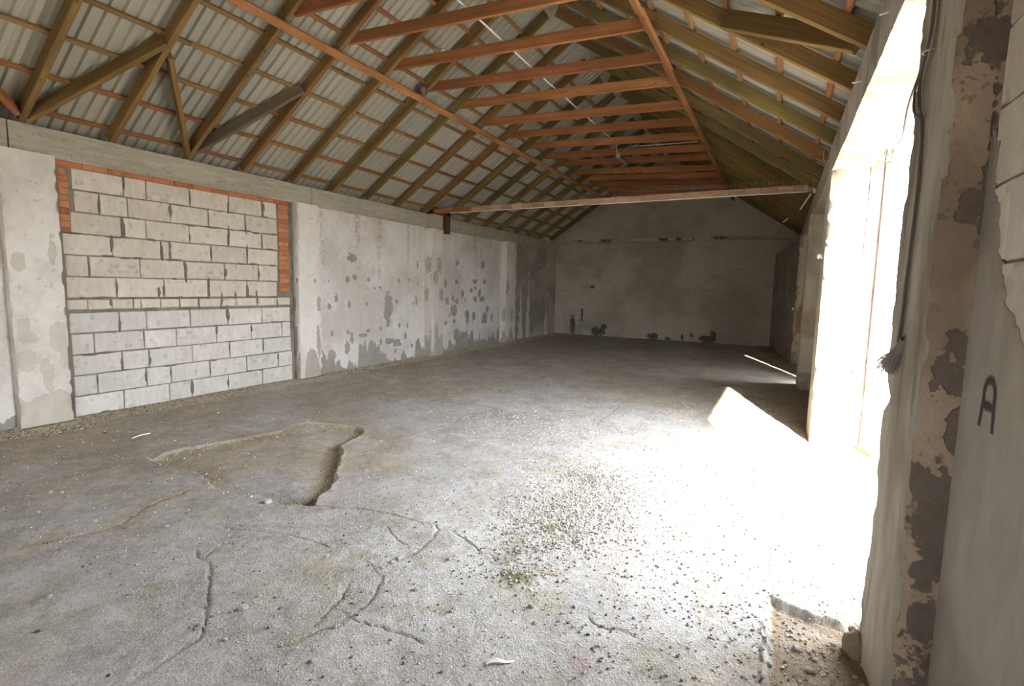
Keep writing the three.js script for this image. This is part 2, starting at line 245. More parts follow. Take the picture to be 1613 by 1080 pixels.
function floorAt(x, z) {
  let h = 0.012 * (fbm(x * 0.7, z * 0.7, 81, 3) - 0.5) + 0.004 * (fbm(x * 5, z * 5, 82, 3) - 0.5);
  let sand = 0, moss = 0, dirt = 0;
  const near = z > -8;
  if (near) h += 0.0035 * (fbm(x * 28, z * 28, 83, 2) - 0.5);
  // broken-out patch
  if (x > pb[0] && x < pb[1] && z > pb[2] && z < pb[3]) {
    const d = polyDist(x + 0.05 * (fbm(x * 11, z * 11, 84, 3) - 0.5), z + 0.05 * (fbm(x * 11, z * 11, 85, 3) - 0.5), PATCH);
    if (d > -0.02) {
      const f = 0.18 + 0.82 * sstep(-4.9, -3.7, x + 0.35 * (z + 4.2));
      h -= 0.055 * f * sstep(0, 0.02, d) - 0.022 * f * sstep(0.1, 0.4, d);
      sand = Math.max(sand, sstep(0, 0.02, d) * (1 - sstep(0.06, 0.2, d + 0.3 * (fbm(x * 6, z * 6, 86, 3) - 0.5))) * 1.0);
    }
    if (d < 0 && d > -0.1) { const lip = sstep(-0.06, 0, d); sand = Math.max(sand, 0); h += 0.004 * lip; }
  }
  const [cr, ci] = crackAt(x, z);
  if (cr > 0.01) { h -= 0.008 * cr; dirt = Math.max(dirt, 0.5 * cr); if (ci === 0) sand = Math.max(sand, 0.8 * cr); }
  // sand washed along the first crack
  let dk = 9; if (z > -4 && x < -2) { const c = CRACKS[0]; for (let k = 1; k < c.length; k++) dk = Math.min(dk, segDist(x, z, c[k - 1], c[k])); }
  sand = Math.max(sand, 0.6 * sstep(0.11, 0.0, dk - 0.07 * fbm(x * 5, z * 5, 87, 3)));
  // earth pit at the near pier
  if (x > -0.3 && z > -3.3) {
    const d = polyDist(x + 0.06 * (fbm(x * 9, z * 9, 88, 3) - 0.5), z + 0.06 * (fbm(x * 9, z * 9, 89, 3) - 0.5), PIT_POLY);
    if (d > 0) { h -= 0.05 * sstep(0, 0.03, d) - 0.02 * fbm(x * 12, z * 12, 90, 3); dirt = Math.max(dirt, clamp(sstep(0, 0.05, d) * (0.55 + 0.8 * fbm(x * 6, z * 6, 91, 3)))); }
  }
  // moss
  for (const [cx, cz, rx, rz] of [[-1.26, -3.2, 0.16, 0.16], [-1.22, -2.45, 0.12, 0.07], [-1.3, -2.75, 0.1, 0.12], [-1.38, -4.15, 0.22, 0.16]]) moss = Math.max(moss, bump2(x, z, cx, cz, rx, rz) * sstep(0.42, 0.62, fbm(x * 15, z * 15, 92, 3)));
  if (moss > 0) h += 0.012 * moss;
  return { h, sand, moss, dirt };
}
const GREY = [0.555, 0.545, 0.53], BROWN = [0.50, 0.435, 0.345], SAND = [0.50, 0.42, 0.28], EARTH = [0.29, 0.215, 0.135], MOSS = [0.16, 0.17, 0.06], PINK = [0.5, 0.34, 0.36];
function floorColor(x, z, f) {
  let c = GREY;
  const dust = sstep(0.42, 0.62, fbm(x * 0.55 + 3, z * 0.55, 101, 4) + 0.26 * sstep(-5.0, -9, z) + 0.2 * sstep(-3.5, -6.9, x) - 0.09);
  c = mix3(c, BROWN, 0.85 * dust);
  c = mix3(c, [0.63, 0.63, 0.61], 0.5 * sstep(0.56, 0.68, fbm(x * 1.3, z * 1.3, 102, 4)));
  c = mix3(c, [0.44, 0.42, 0.37], 0.55 * sstep(0.58, 0.72, fbm(x * 2.7 + 8, z * 2.7, 103, 4)));
  c = mix3(c, [0.48, 0.44, 0.35], 0.6 * sstep(0.60, 0.70, fbm(x * 4.2, z * 4.2, 106, 4)));
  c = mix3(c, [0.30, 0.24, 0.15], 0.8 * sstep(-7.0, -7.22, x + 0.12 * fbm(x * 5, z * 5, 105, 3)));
  c = mix3(c, SAND, 0.8 * f.sand); c = mix3(c, EARTH, f.dirt); c = mix3(c, MOSS, 0.9 * f.moss);
  c = mix3(c, PINK, 0.55 * sstep(0.3, 0.75, bump2(x, z, -0.67, -2.0, 0.06, 0.06) + 0.3 * (fbm(x * 30, z * 30, 107, 2) - 0.5)));
  return c;
}
{
  const xs = [], zs = [];
  for (let x = -7.4; x < -4.2; x += 0.022) xs.push(x);
  for (let x = -4.2; x < 0.95; x += 0.0115) xs.push(x);
  xs.push(0.95);
  for (let z = ZF + 0.28; z > -1.2; z -= 0.2) zs.push(z);
  for (let z = -1.2; z > -4.8; z -= 0.0085) zs.push(z);
  for (let z = -4.8; z > -8; z -= 0.018) zs.push(z);
  for (let z = -8; z > -17.6; z -= 0.06) zs.push(z);
  const nx = xs.length, nz = zs.length, P = new Float32Array(nx * nz * 3), U = new Float32Array(nx * nz * 2), C = new Float32Array(nx * nz * 3), I = new Uint32Array((nx - 1) * (nz - 1) * 6);
  for (let j = 0, k = 0; j < nz; j++) for (let i = 0; i < nx; i++, k++) {
    const x = xs[i], z = zs[j], f = floorAt(x, z), c = floorColor(x, z, f);
    P[k * 3] = x; P[k * 3 + 1] = f.h; P[k * 3 + 2] = z; U[k * 2] = x; U[k * 2 + 1] = z; C[k * 3] = c[0]; C[k * 3 + 1] = c[1]; C[k * 3 + 2] = c[2];
  }
  for (let j = 0, k = 0; j < nz - 1; j++) for (let i = 0; i < nx - 1; i++) { const a = j * nx + i, b = a + nx; I[k++] = a; I[k++] = a + 1; I[k++] = b; I[k++] = a + 1; I[k++] = b + 1; I[k++] = b; }
  const g = new THREE.BufferGeometry();
  g.setAttribute('position', new THREE.BufferAttribute(P, 3)); g.setAttribute('uv', new THREE.BufferAttribute(U, 2)); g.setAttribute('color', new THREE.BufferAttribute(C, 3)); g.setIndex(new THREE.BufferAttribute(I, 1));
  g.computeVertexNormals();
  const fl = struct('floor');
  mesh('concrete_slab', g, mat(texFloor, { vertexColors: true, roughness: 0.95, bumpScale: 0.005 }), fl);
  mesh('subsoil', roughBox([-7.6, -0.5, -17.7], [0.95, -0.1, ZF + 0.25], 9, 0, 1), MAT.mortar, fl);
}
const yard = struct('ground');
mesh('paving', roughBox([0.95, -0.4, -45], [60, -0.01, 45], 40, 0, 1), mat(texFloor, { color: col(0.42, 0.41, 0.38) }), yard);
mesh('paving', roughBox([-40, -0.4, ZF + 0.28], [0.95, -0.01, 45], 40, 0, 1), mat(texFloor, { color: col(0.42, 0.41, 0.38) }), yard);

// ---------------------------------------------------------------- left wall
const wallL = struct('wall_left');
// plaster with lost flakes: a coat of limewash over grey render
function washed(zMin, W, H, seed, peels, o) {
  return texture(W, H, Math.min(1100, Math.round(W * 330)), Math.round(H * 330), (u, v) => {
    const z = zMin + u, y = v;
    const a = fbm(z * 1.1, y * 1.1, seed, 4), b = fbm(z * 9, y * 7, seed + 1, 4), c = vn(z * 170, y * 170, seed + 2), f = fbm(z * 24, y * 24, seed + 3, 3);
    let k = 0;
    for (const [pz, py, rz, ry] of peels) { const dz = (z - pz) / rz, dy = (y - py) / ry; if (Math.abs(dz) > 2 || Math.abs(dy) > 2) continue; k = Math.max(k, 1.12 - Math.hypot(dz, dy) + 1.1 * (b - 0.5) + 0.8 * (f - 0.5)); }
    // the foot, where damp has thrown the coat off in ragged tongues
    const foot = o.foot * (0.35 + 1.5 * sstep(0.35, 0.75, fbm(z * 4.5, 1, seed + 7, 4))) + 0.12 * (fbm(z * 14, y * 6, seed + 8, 3) - 0.5);
    k = Math.max(k, (foot - y) * 9 + 1.6 * (b - 0.5));
    const p = sstep(0.12, 0.26, k);
    // runs of dirty water down from the beam, spots and scratches
    const run = sstep(0.62, 0.8, fbm(z * 9, y * 0.35, seed + 9, 3)) * sstep(1.2, 2.9, y + 0.8 * (fbm(z * 5, y, seed + 11, 2) - 0.5)) * sstep(0.35, 0.65, f + 0.25 * (c - 0.5));
    const speck = 0.5 * sstep(0.78, 0.84, fbm(z * 26, y * 26, seed + 10, 2));
    let t = mix3(o.coat, o.coat2, sstep(0.38, 0.66, a + 0.18 * (f - 0.5)));
    t = mix3(t, [138, 124, 104], 0.45 * run); t = mix3(t, [150, 138, 118], 0.6 * speck);
    t = t.map((q) => q + 14 * (b - 0.5) + 8 * (c - 0.5));
    const g = o.under.map((q) => q + 26 * (b - 0.5) + 12 * (c - 0.5));
    t = mix3(t, g, p);
    return [...t, 0.62 - 0.38 * p + 0.14 * (b - 0.5) + 0.1 * (c - 0.5)];
  });
}
const PIERS = [[-2.33, -2.81, 0.091], [-6.005, -6.49, 0.1], [-9.6, -10.1, 0.2], [-13.22, -13.85, 0.21]];
const COAT = { coat: [214, 207, 198], coat2: [196, 187, 176], under: [150, 145, 134], foot: 0.3 };
{
  // backing wall, full length, behind everything
  mesh('masonry', roughBox([-7.65, -0.3, ZB - 0.2], [-7.36, 2.985, ZF + 0.2], 6, 0, 2), MAT.mortar, wallL);
  const panels = [[ZF, -2.33, 5, []], [-6.49, -9.6, 201, PEELS], [-10.1, -13.22, 301, PEELS], [-13.85, ZB, 401, []]];
  for (const [z0, z1, seed, peels] of panels) {
    const W = z0 - z1, last = seed === 401;
    const o = last ? { coat: [146, 138, 124], coat2: [124, 117, 104], under: [118, 112, 100], foot: 0.05 } : COAT;
    const tex = last ? texture(W, 3, 768, 640, (u, v) => {
      const z = z1 + u, a = fbm(z * 1.3, v * 1.3, 402, 4), b = fbm(z * 8, v * 8, 403, 4), c = vn(z * 150, v * 150, 404);
      const tongue = Math.max(0.95 - Math.abs(z + 14.6) * 4.2 - Math.abs(v - 0.2) * 0.55, 1.0 - Math.abs(z + 15.15) * 5 - Math.abs(v - 0.25) * 0.45, 0.7 - Math.abs(z + 16.6) * 4 - Math.abs(v - 0.2) * 0.5);
      const p = sstep(0.1, 0.3, tongue + 0.9 * (b - 0.5));
      let t = mix3([176, 166, 148], [152, 143, 127], sstep(0.4, 0.62, a)).map((q) => q + 24 * (b - 0.5) + 10 * (c - 0.5));
      t = mix3(t, [206, 199, 187], p);
      return [...t, 0.4 + 0.3 * p + 0.2 * (b - 0.5)];
    }) : washed(z1, W, 3, seed, peels, o);
    mesh('plaster_panel', roughBox([-7.37, -0.06, z1], [XL, 2.985, z0], 0.2, 0.012, seed), mat(tex, { bumpScale: 0.008 }), wallL);
  }
  PIERS.forEach(([z0, z1, d], i) => {
    const own = [[[-2.42, 1.86, 0.06, 0.10], [-2.72, 1.98, 0.035, 0.2], [-2.42, 1.2, 0.06, 0.08], [-2.44, 1.05, 0.09, 0.07], [-2.4, 0.8, 0.12, 0.12], [-2.73, 1.06, 0.08, 0.18], [-2.78, 0.85, 0.06, 0.15], [-2.6, 0.62, 0.05, 0.2]], [[-6.35, 1.75, 0.05, 0.05], [-6.43, 1.32, 0.05, 0.12], [-6.4, 0.7, 0.04, 0.3]], [[-9.9, 2.2, 0.1, 0.2], [-9.75, 1.9, 0.1, 0.2], [-10, 1.5, 0.1, 0.2], [-9.8, 0.6, 0.08, 0.3]], [[-13.3, 1.7, 0.08, 0.2], [-13.6, 0.9, 0.1, 0.2]]][i];
    const tex = washed(z1, z0 - z1, 3.1, 500 + i * 40, own, { coat: [218, 211, 200], coat2: [202, 193, 181], under: i ? [168, 160, 146] : [192, 184, 168], foot: i ? 0.35 : 0.24 });
    mesh('pier', roughBox([-7.4, -0.06, z1], [XL + d, [2.99, 2.985, 2.95, 2.97][i], z0], 0.045, 0.016, 520 + i, chipped(i * 13 + 4, 0.018)), mat(tex, { bumpScale: 0.008 }), wallL);
  });
  // ring beam in four pours
  const cuts = [ZF, -2.45, -6.4, -10.3, ZB];
  for (let i = 0; i < 4; i++) mesh('ring_beam', roughBox([-7.62, 2.975, cuts[i + 1] + 0.006], [XL + 0.012, YE, cuts[i] - 0.006], 0.12, 0.014, 600 + i), MAT.concrete, wallL);
  mesh('ring_beam_end', roughBox([-7.4, 2.955, -10.05], [XL + 0.19, YE - 0.01, -9.66], 0.06, 0.012, 640), MAT.concrete, wallL);
  // aerated blocks in the bay
  COURSES.forEach(([y, h, zs], ci) => {
    const top = [2.67, 2.42, 2.17, 1.92, 1.67, 1.42, 1.27, 1.0, 0.748, 0.498, 0.25, 0.003][ci], hh = h === 0.12 ? 0.135 : 0.242;
    for (let i = 0; i < zs.length - 1; i++) {
      const wide = ci < 6 && (rnd() < 0.4), ga = 0.006, gb = wide ? R(0.012, 0.03) : 0.006;
      const z0 = zs[i] - ga, z1 = zs[i + 1] + gb, w = z0 - z1; if (w < 0.05) continue;
      const m = mesh('block', unitGeo(w, hh - (ci === 6 ? 0.02 : 0.006), 0.06, R(0.004, 0.009), 0.003), MAT.block[ci > 6 ? 4 + Math.floor(R(0, 3)) : Math.floor(R(0, 4))], wallL);  // lower courses: cleaner, whiter blocks, with some cool sky tint put into their colour
      m.position.set(XL + R(-0.004, 0.004), top + hh / 2, (z0 + z1) / 2);
    }
  });
  const bed = roughBox([-7.37, -0.05, -5.96], [XL - 0.007, 2.985, -2.8], 0.06, 0.01, 660);
  const smears = [bed];
  for (let i = 0; i < 150; i++) { // mortar squeezed out of the joints
    const [, , zs] = COURSES[Math.floor(R(0, 12))], ci = COURSES.findIndex((c) => c[2] === zs), up = [2.67, 2.42, 2.17, 1.92, 1.67, 1.42, 1.27, 1.0, 0.748, 0.498, 0.25, 0.003][ci];
    if (ci > 6 && rnd() < 0.55) continue;
    const vertical = rnd() < 0.62, z = vertical ? zs[1 + Math.floor(R(0, zs.length - 2))] + R(-0.012, 0.012) : R(zs[zs.length - 1], zs[0]), yy = vertical ? up + R(0.03, 0.22) : up + R(-0.014, 0.006);
    const g = new THREE.IcosahedronGeometry(1, 2), p = g.attributes.position, sd = Math.floor(R(0, 999));
    for (let k = 0; k < p.count; k++) { const q = 1 + 1.3 * n3(p.getX(k) * 2.2, p.getY(k) * 2.2, p.getZ(k) * 2.2, sd); p.setXYZ(k, p.getX(k) * q, p.getY(k) * q, p.getZ(k) * q); }
    g.scale(0.008, vertical ? R(0.04, 0.10) : R(0.008, 0.016), vertical ? R(0.008, 0.022) : R(0.03, 0.10)); g.translate(XL + 0.001, yy, z); g.computeVertexNormals();
    smears.push(indexed(g));
  }
  mesh('mortar_bed', mergeGeometries(smears), MAT.mortar, wallL);
  // brick edging: a course on top, a column at either end
  const brick = (w, h, y, z) => { const m = mesh('brick', unitGeo(w, h, 0.06, 0.004, 0.002), MAT.brick[Math.floor(R(0, 3))], wallL); m.position.set(XL + R(-0.002, 0.006), y, z); };
  for (let z = -2.84; z > -5.88; z -= 0.256) brick(Math.min(0.25, 5.92 + z), 0.062, 2.944, z - Math.min(0.25, 5.92 + z) / 2);
  for (let k = 0; k < 10; k++) brick(0.085 + R(-0.02, 0.015), 0.066, 2.19 + k * 0.074, -2.895 + R(-0.006, 0.006));
  for (let k = 0; k < 19; k++) brick(0.19 + R(-0.012, 0.012), 0.067, 1.53 + k * 0.0745, -5.81 + R(-0.006, 0.006));
}
function indexed(g) { if (g.index) return g; const n = g.attributes.position.count, a = new Uint32Array(n); for (let i = 0; i < n; i++) a[i] = i; g.setIndex(new THREE.BufferAttribute(a, 1)); return g; }

// ---------------------------------------------------------------- back gable wall, front wall
{
  const W = 8.4;
  const texBack = texture(W, 6.4, 2048, 1536, (u, v) => {
    const x = -7.5 + u, y = v;
    const a = fbm(x * 0.8, y * 0.9, 701, 4), b = fbm(x * 1.6, y * 9, 702, 4), c = fbm(x * 12, y * 12, 703, 4), d = vn(x * 110, y * 110, 704);
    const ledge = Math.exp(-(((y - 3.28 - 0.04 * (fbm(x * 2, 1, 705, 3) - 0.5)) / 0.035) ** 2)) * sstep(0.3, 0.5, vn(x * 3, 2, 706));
    let t = mix3([182, 172, 152], [160, 150, 131], sstep(0.36, 0.64, a + 0.35 * (b - 0.5)));
    if (y > 3.3) t = t.map((q) => q * 1.02);
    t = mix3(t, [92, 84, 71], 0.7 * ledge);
    // damp lower coat, flaked spots with block showing along the foot
    let k = 0, wht = 0;
    for (const [px, py, rx, ry] of [[-6.6, 0.35, 0.10, 0.4], [-5.65, 0.16, 0.3, 0.16], [-5.45, 0.3, 0.12, 0.12], [-3.7, 0.1, 0.18, 0.12], [-3.2, 0.05, 0.12, 0.06], [-2.75, 0.15, 0.06, 0.14], [-2.45, 0.2, 0.06, 0.08], [-1.95, 0.12, 0.25, 0.14], [-1.8, 0.3, 0.08, 0.1], [-6.25, 0.8, 0.05, 0.25], [-5.9, 1.72, 0.1, 0.06]]) k = Math.max(k, 1.05 - Math.hypot((x - px) / rx, (y - py) / ry) + 1.5 * (c - 0.5));
    for (const [px, py, rx, ry] of [[-6.1, 0.08, 0.3, 0.1], [-3.9, 0.06, 0.35, 0.06], [-2.2, 0.08, 0.3, 0.07], [-7.0, 0.35, 0.12, 0.5], [-6.45, 0.5, 0.06, 0.3]]) wht = Math.max(wht, 1 - Math.hypot((x - px) / rx, (y - py) / ry) + 1.2 * (c - 0.5));
    t = mix3(t, [182, 175, 160], 0.8 * sstep(0.1, 0.3, wht)); t = mix3(t, [74, 70, 62], 0.85 * sstep(0.1, 0.25, k));
    t = t.map((q) => q + 18 * (b - 0.5) + 16 * (c - 0.5) + 9 * (d - 0.5));
    return [...t, 0.5 + 0.35 * (b - 0.5) + 0.2 * (c - 0.5) - 0.3 * sstep(0.1, 0.25, k) - 0.2 * ledge];
  });
  const gable = (z, depth, m, name, hole) => {
    const s = new THREE.Shape(), up = 0.19;
    s.moveTo(-7.5, -0.2); s.lineTo(0.9, -0.2); s.lineTo(0.9, YE + up - M * 0.49); s.lineTo(RIDGE_X, RIDGE_Y + up); s.lineTo(-7.5, YE + up - M * 0.18); s.closePath();
    if (hole) { const [x0, y0, x1, y1] = hole, h = new THREE.Path(); h.moveTo(x0, y0); h.lineTo(x0, y1); h.lineTo(x1, y1); h.lineTo(x1, y0); h.closePath(); s.holes.push(h); }
    const g = new THREE.ExtrudeGeometry(s, { depth, bevelEnabled: false }); g.translate(0, 0, z);
    const p = g.attributes.position, uv = g.attributes.uv; for (let i = 0; i < p.count; i++) uv.setXY(i, p.getX(i) + 7.5, p.getY(i));
    const w = struct(name); mesh('rendered_gable', g, m, w); return w;
  };
  const wb = gable(ZB - 0.3, 0.3, mat(texBack, { bumpScale: 0.012 }), 'wall_back');
  mesh('plaster_ledge', roughBox([XL, 3.27, ZB - 0.02], [0.6, 3.36, ZB + 0.018], 0.09, 0.03, 720), mat(texBack, { bumpScale: 0.01 }), wb);
  const open = [-4.6, 0.9, -1.9, 2.3]; // the window opening behind the viewer that lights the foreground
  gable(ZF, 0.3, MAT.greyPlaster, 'wall_front', open);
  const win = struct('window_1');
  for (const x of [open[0] + 0.03, -3.25, open[2] - 0.03]) mesh('stile', beamGeo([x, open[1], ZF + 0.15], [x, open[3], ZF + 0.15], 0.06, 0.06, [0, 0, 1]), MAT.greyWood, win);
  for (const y of [open[1] + 0.03, open[3] - 0.03]) mesh('rail', beamGeo([open[0] + 0.06, y, ZF + 0.15], [open[2] - 0.06, y, ZF + 0.15], 0.06, 0.06), MAT.greyWood, win);
}

// ---------------------------------------------------------------- right wall
const wallR = struct('wall_right');
const JAMB = -6.4, NEAR_A = -2.24, NEAR_B = -2.85;
const texNear = texture(0.7, 3.1, 420, 1860, (u, v) => { // the face of the near pier towards the viewer: stained and flaked
  const a = fbm(u * 4, v * 2.5, 801, 4), b = fbm(u * 14, v * 12, 802, 4), c = vn(u * 260, v * 260, 803);
  let k = 0;
  for (const [pu, pv, ru, rv, s] of [[0.10, 1.48, 0.09, 0.07, 1], [0.09, 0.95, 0.07, 0.28, 1], [0.05, 1.1, 0.06, 0.1, 1], [0.08, 0.55, 0.06, 0.2, 0.9], [0.1, 1.6, 0.035, 0.05, 1], [0.12, 1.28, 0.03, 0.1, 1], [0.1, 2.6, 0.06, 0.1, 0.8], [0.09, 2.05, 0.04, 0.07, 0.7], [0.03, 0.2, 0.06, 0.12, 0.8], [0.13, 0.3, 0.05, 0.2, 0.8], [0.12, 2.3, 0.012, 0.4, 0.7]]) k = Math.max(k, (1.1 - Math.hypot((u - pu) / ru, (v - pv) / rv)) * s + 1.3 * (b - 0.5) + 1.1 * (fbm(u * 48, v * 44, 806, 3) - 0.5));
  let t = mix3([172, 152, 128], [142, 123, 102], sstep(0.38, 0.62, a + 0.3 * (b - 0.5)));
  t = mix3(t, [98, 87, 78], 0.8 * sstep(0.1, 0.26, k));
  const sp = sstep(0.72, 0.78, fbm(u * 36, v * 36, 805, 2)); t = mix3(t, [90, 76, 62], 0.35 * sp);
  t = t.map((q) => q + 20 * (b - 0.5) + 12 * (c - 0.5));
  return [...t, 0.55 - 0.35 * sstep(0.1, 0.26, k) + 0.2 * (b - 0.5) + 0.1 * (c - 0.5)];
});
const texNearSide = texture(0.7, 3.1, 420, 1860, (u, v) => { // its face along the wall: trowelled, grey
  const a = fbm(u * 3, v * 1.5, 811, 4), b = fbm(u * 22, v * 5, 812, 4), c = vn(u * 240, v * 240, 813), g = sstep(0.58, 0.72, fbm(u * 9, v * 2.2, 814, 4));
  let t = mix3([172, 163, 147], [146, 136, 120], sstep(0.36, 0.62, a)); t = mix3(t, [112, 101, 86], 0.6 * g);
  t = t.map((q) => q + 26 * (b - 0.5) + 12 * (c - 0.5));
  return [...t, 0.5 + 0.5 * (b - 0.5) + 0.12 * (c - 0.5) - 0.3 * g];
});
{
  // near pier with its chipped arrises and the hole knocked out of its far edge
  const bite = chipped(3, 0.02);
  const nearShape = (v, a, b) => {
    bite(v, a, b);
    const k = Math.exp(-(((v[1] - 1.2) / 0.055) ** 2)) * sstep(-2.66, -2.78, v[2]); v[2] += 0.11 * k;
    if (v[0] < 0.6) v[2] += 0.035 * sstep(0.5, 0.6, fbm(v[1] * 4, 2, 77, 4)) * sstep(-2.6, -2.85, v[2]);
    v[0] += 0.03 * sstep(0.5, 0.0, v[1]) * sstep(-2.5, -2.8, v[2]) * (v[0] < 0.55 ? -0.5 : 0);
  };
  const pier = roughBox([0.457, -0.12, NEAR_B], [XO, 2.97, NEAR_A], 0.02, 0.014, 820, nearShape);
  // faces across the wall take the stained coat, those along it the trowelled one
  const cut = pier.userData.acrossFrom; pier.addGroup(0, cut, 1); pier.addGroup(cut, pier.index.count - cut, 0);
  const pm = mesh('pier', pier, [mat(texNear, { bumpScale: 0.012 }), mat(texNearSide, { bumpScale: 0.012 })], wallR);
  pm.userData.label = 'stained, chipped pier at the near side of the doorway';
  // near infill: blocks above, grey render over the lower part
  mesh('mortar_bed', roughBox([0.592, -0.1, NEAR_A + 0.0], [XO, 2.97, ZF], 0.6, 0, 830), MAT.mortar, wallR);
  [[1.26, 0.3], [1.505, 0.44], [1.75, 0.04], [1.995, 0.16], [2.24, 0.05], [2.485, 0.2], [2.73, 0.1]].forEach(([y, off], r) => {
    for (let k = 0, z = NEAR_A + 0.02; z < -0.2; k++) { const w = k ? 0.585 : 0.14 + off; const g = unitGeo(w - 0.012, 0.235, 0.05, 0.006, 0.004); g.rotateY(Math.PI); const m = mesh('block', g, MAT.block[(r + k) % 4], wallR); m.position.set(0.582, y + 0.12, z + w / 2); z += w; }
  });
  const s = new THREE.Shape(); s.moveTo(0, -0.1);
  const edge = [[0, 2.2], [0.05, 2.12], [0.06, 1.98], [0.13, 1.9], [0.16, 1.78], [0.22, 1.7], [0.27, 1.62], [0.36, 1.57], [0.43, 1.5], [0.5, 1.43], [0.62, 1.40], [0.9, 1.38], [1.4, 1.3], [2.4, 1.3], [2.4, -0.1]];
  s.lineTo(0, 2.2); let prev = edge[0];
  for (const e of edge.slice(1)) { for (let t = 1; t <= 5; t++) s.lineTo(mix(prev[0], e[0], t / 5) + (e[0] < 2 ? R(-0.012, 0.012) : 0), mix(prev[1], e[1], t / 5) + R(-0.01, 0.01)); prev = e; }
  const texRender = texture(2.4, 2.4, 1600, 1600, (u, v) => {
    const a = fbm(u * 2.4, v * 2.0, 841, 4), b = fbm(u * 12, v * 7, 842, 4), c = vn(u * 240, v * 240, 843), sc = sstep(0.6, 0.68, fbm(u * 16, v * 3, 844, 3));
    let t = mix3([160, 151, 138], [141, 132, 119], sstep(0.4, 0.62, a)).map((q) => q + 20 * (b - 0.5) + 8 * (c - 0.5)); t = mix3(t, [140, 132, 118], 0.25 * sc);
    // sprayed capital A: arch, two legs, a crossbar
    const U = (u - 0.25) * 1.15, V = (v - 1.325) * 1.25, leg = (s) => Math.hypot(U * 1 - s * (0.062 - 0.006 * Math.max(0, V)), 0);
    let d = 9; if (V < 0.03 && V > -0.1) d = Math.min(Math.abs(U - 0.052 - V * -0.1), V > -0.12 ? Math.abs(U + 0.05 - V * 0.14) : 9);
    if (V >= 0.03) d = Math.min(d, Math.abs(Math.hypot(U / 0.05, (V - 0.03) / 0.06) - 1) * 0.05);
    if (Math.abs(U) < 0.055) d = Math.min(d, Math.abs(V + 0.01) * 0.8);
    const ink = sstep(0.022, 0.006, d + 0.006 * (c - 0.5));
    t = mix3(t, [42, 41, 42], 0.9 * ink);
    return [...t, 0.5 + 0.4 * (b - 0.5) + 0.1 * (c - 0.5)];
  });
  const rg = new THREE.ExtrudeGeometry(s, { depth: 0.004, bevelEnabled: true, bevelSize: 0.006, bevelThickness: 0.004, bevelSegments: 1 });
  rg.rotateY(-Math.PI / 2); rg.translate(0.584, 0, NEAR_A); // shape x -> +z, extruded towards -x
  const rp = rg.attributes.position, ru = rg.attributes.uv; for (let i = 0; i < rp.count; i++) ru.setXY(i, rp.getZ(i) - NEAR_A, rp.getY(i));
  const render = mesh('render_coat', rg, mat(texRender, { bumpScale: 0.012 }), wallR); render.userData.label = 'grey render coat with a sprayed black letter A';
  // ring beam = lintel
  const cuts = [ZF, NEAR_B - 0.0, -6.9, -10.3, -13.8, ZB];
  for (let i = 0; i < 5; i++) mesh('ring_beam', roughBox([XR + 0.0, i === 1 ? 2.93 : 2.955, cuts[i + 1] + 0.004], [XO, YE - 0.025, cuts[i] - 0.004], 0.035, 0.012, 850 + i), i === 1 ? MAT.plaster : MAT.concrete, wallR);
  // piers further down
  const piers = [[JAMB, -7.0, XR - 0.005, 861], [-9.98, -10.5, XR - 0.03, 862], [-13.5, -14.05, XR - 0.07, 863]];
  piers.forEach(([z0, z1, x0, seed], i) => {
    const tex = texture(0.7, 3.1, 300, 1300, (u, v) => {
      const a = fbm(u * 3, v * 1.7, seed, 4), b = fbm(u * 14, v * 9, seed + 20, 4), c = vn(u * 220, v * 220, seed + 40), br = i === 2 ? sstep(0.55, 0.62, fbm(u * 5, v * 3, seed + 60, 3)) : 0;
      let t = mix3([196, 186, 168], [170, 159, 139], sstep(0.4, 0.64, a)).map((q) => q + 20 * (b - 0.5) + 9 * (c - 0.5)); t = mix3(t, [150, 108, 80], 0.7 * br); if (v < 0.35) t = mix3(t, [150, 138, 118], 0.6 * sstep(0.45, 0.6, b));
      return [...t, 0.5 + 0.4 * (b - 0.5) + 0.1 * (c - 0.5)];
    });
    mesh('pier', roughBox([x0, -0.06, z1], [XO, 2.96, z0], 0.045, 0.02, seed, chipped(seed, 0.025)), mat(tex, { bumpScale: 0.008 }), wallR);
  });
  // outer reveal of the doorway, rougher and browner than the pier
  mesh('outer_reveal', roughBox([XO, -0.06, -6.9], [0.86, 3.2, JAMB - 0.03], 0.05, 0.02, 870), mat(texPlaster, { color: col(0.60, 0.51, 0.43) }), wallR);
  // closed bays
  mesh('infill', roughBox([0.66, -0.06, -9.98], [XO, 2.96, -7.0], 0.4, 0.01, 880), MAT.greyPlaster, wallR);
  mesh('infill', roughBox([0.66, -0.06, ZB], [XO, 2.96, -14.05], 0.4, 0.01, 881), MAT.greyPlaster, wallR);
  const slant = roughBox([0, -0.05, -3.75], [0.06, 2.8, 0], 0.3, 0.01, 882); slant.rotateY(0.135); slant.translate(0.33, 0, -13.95 + 0.28);
  mesh('infill', slant, MAT.greyPlaster, wallR);
  // eave boards that close the gap above the beams
  mesh('eave_board', roughBox([XO - 0.03, YE - 0.03, ZB - 0.2], [XO - 0.005, YE + 0.11, ZF + 0.2], 8, 0, 890), MAT.greyWood, wallR);
  mesh('eave_board', roughBox([-7.62, YE - 0.01, ZB - 0.2], [-7.595, YE + 0.11, ZF + 0.2], 8, 0, 891), MAT.greyWood, wallL);
}
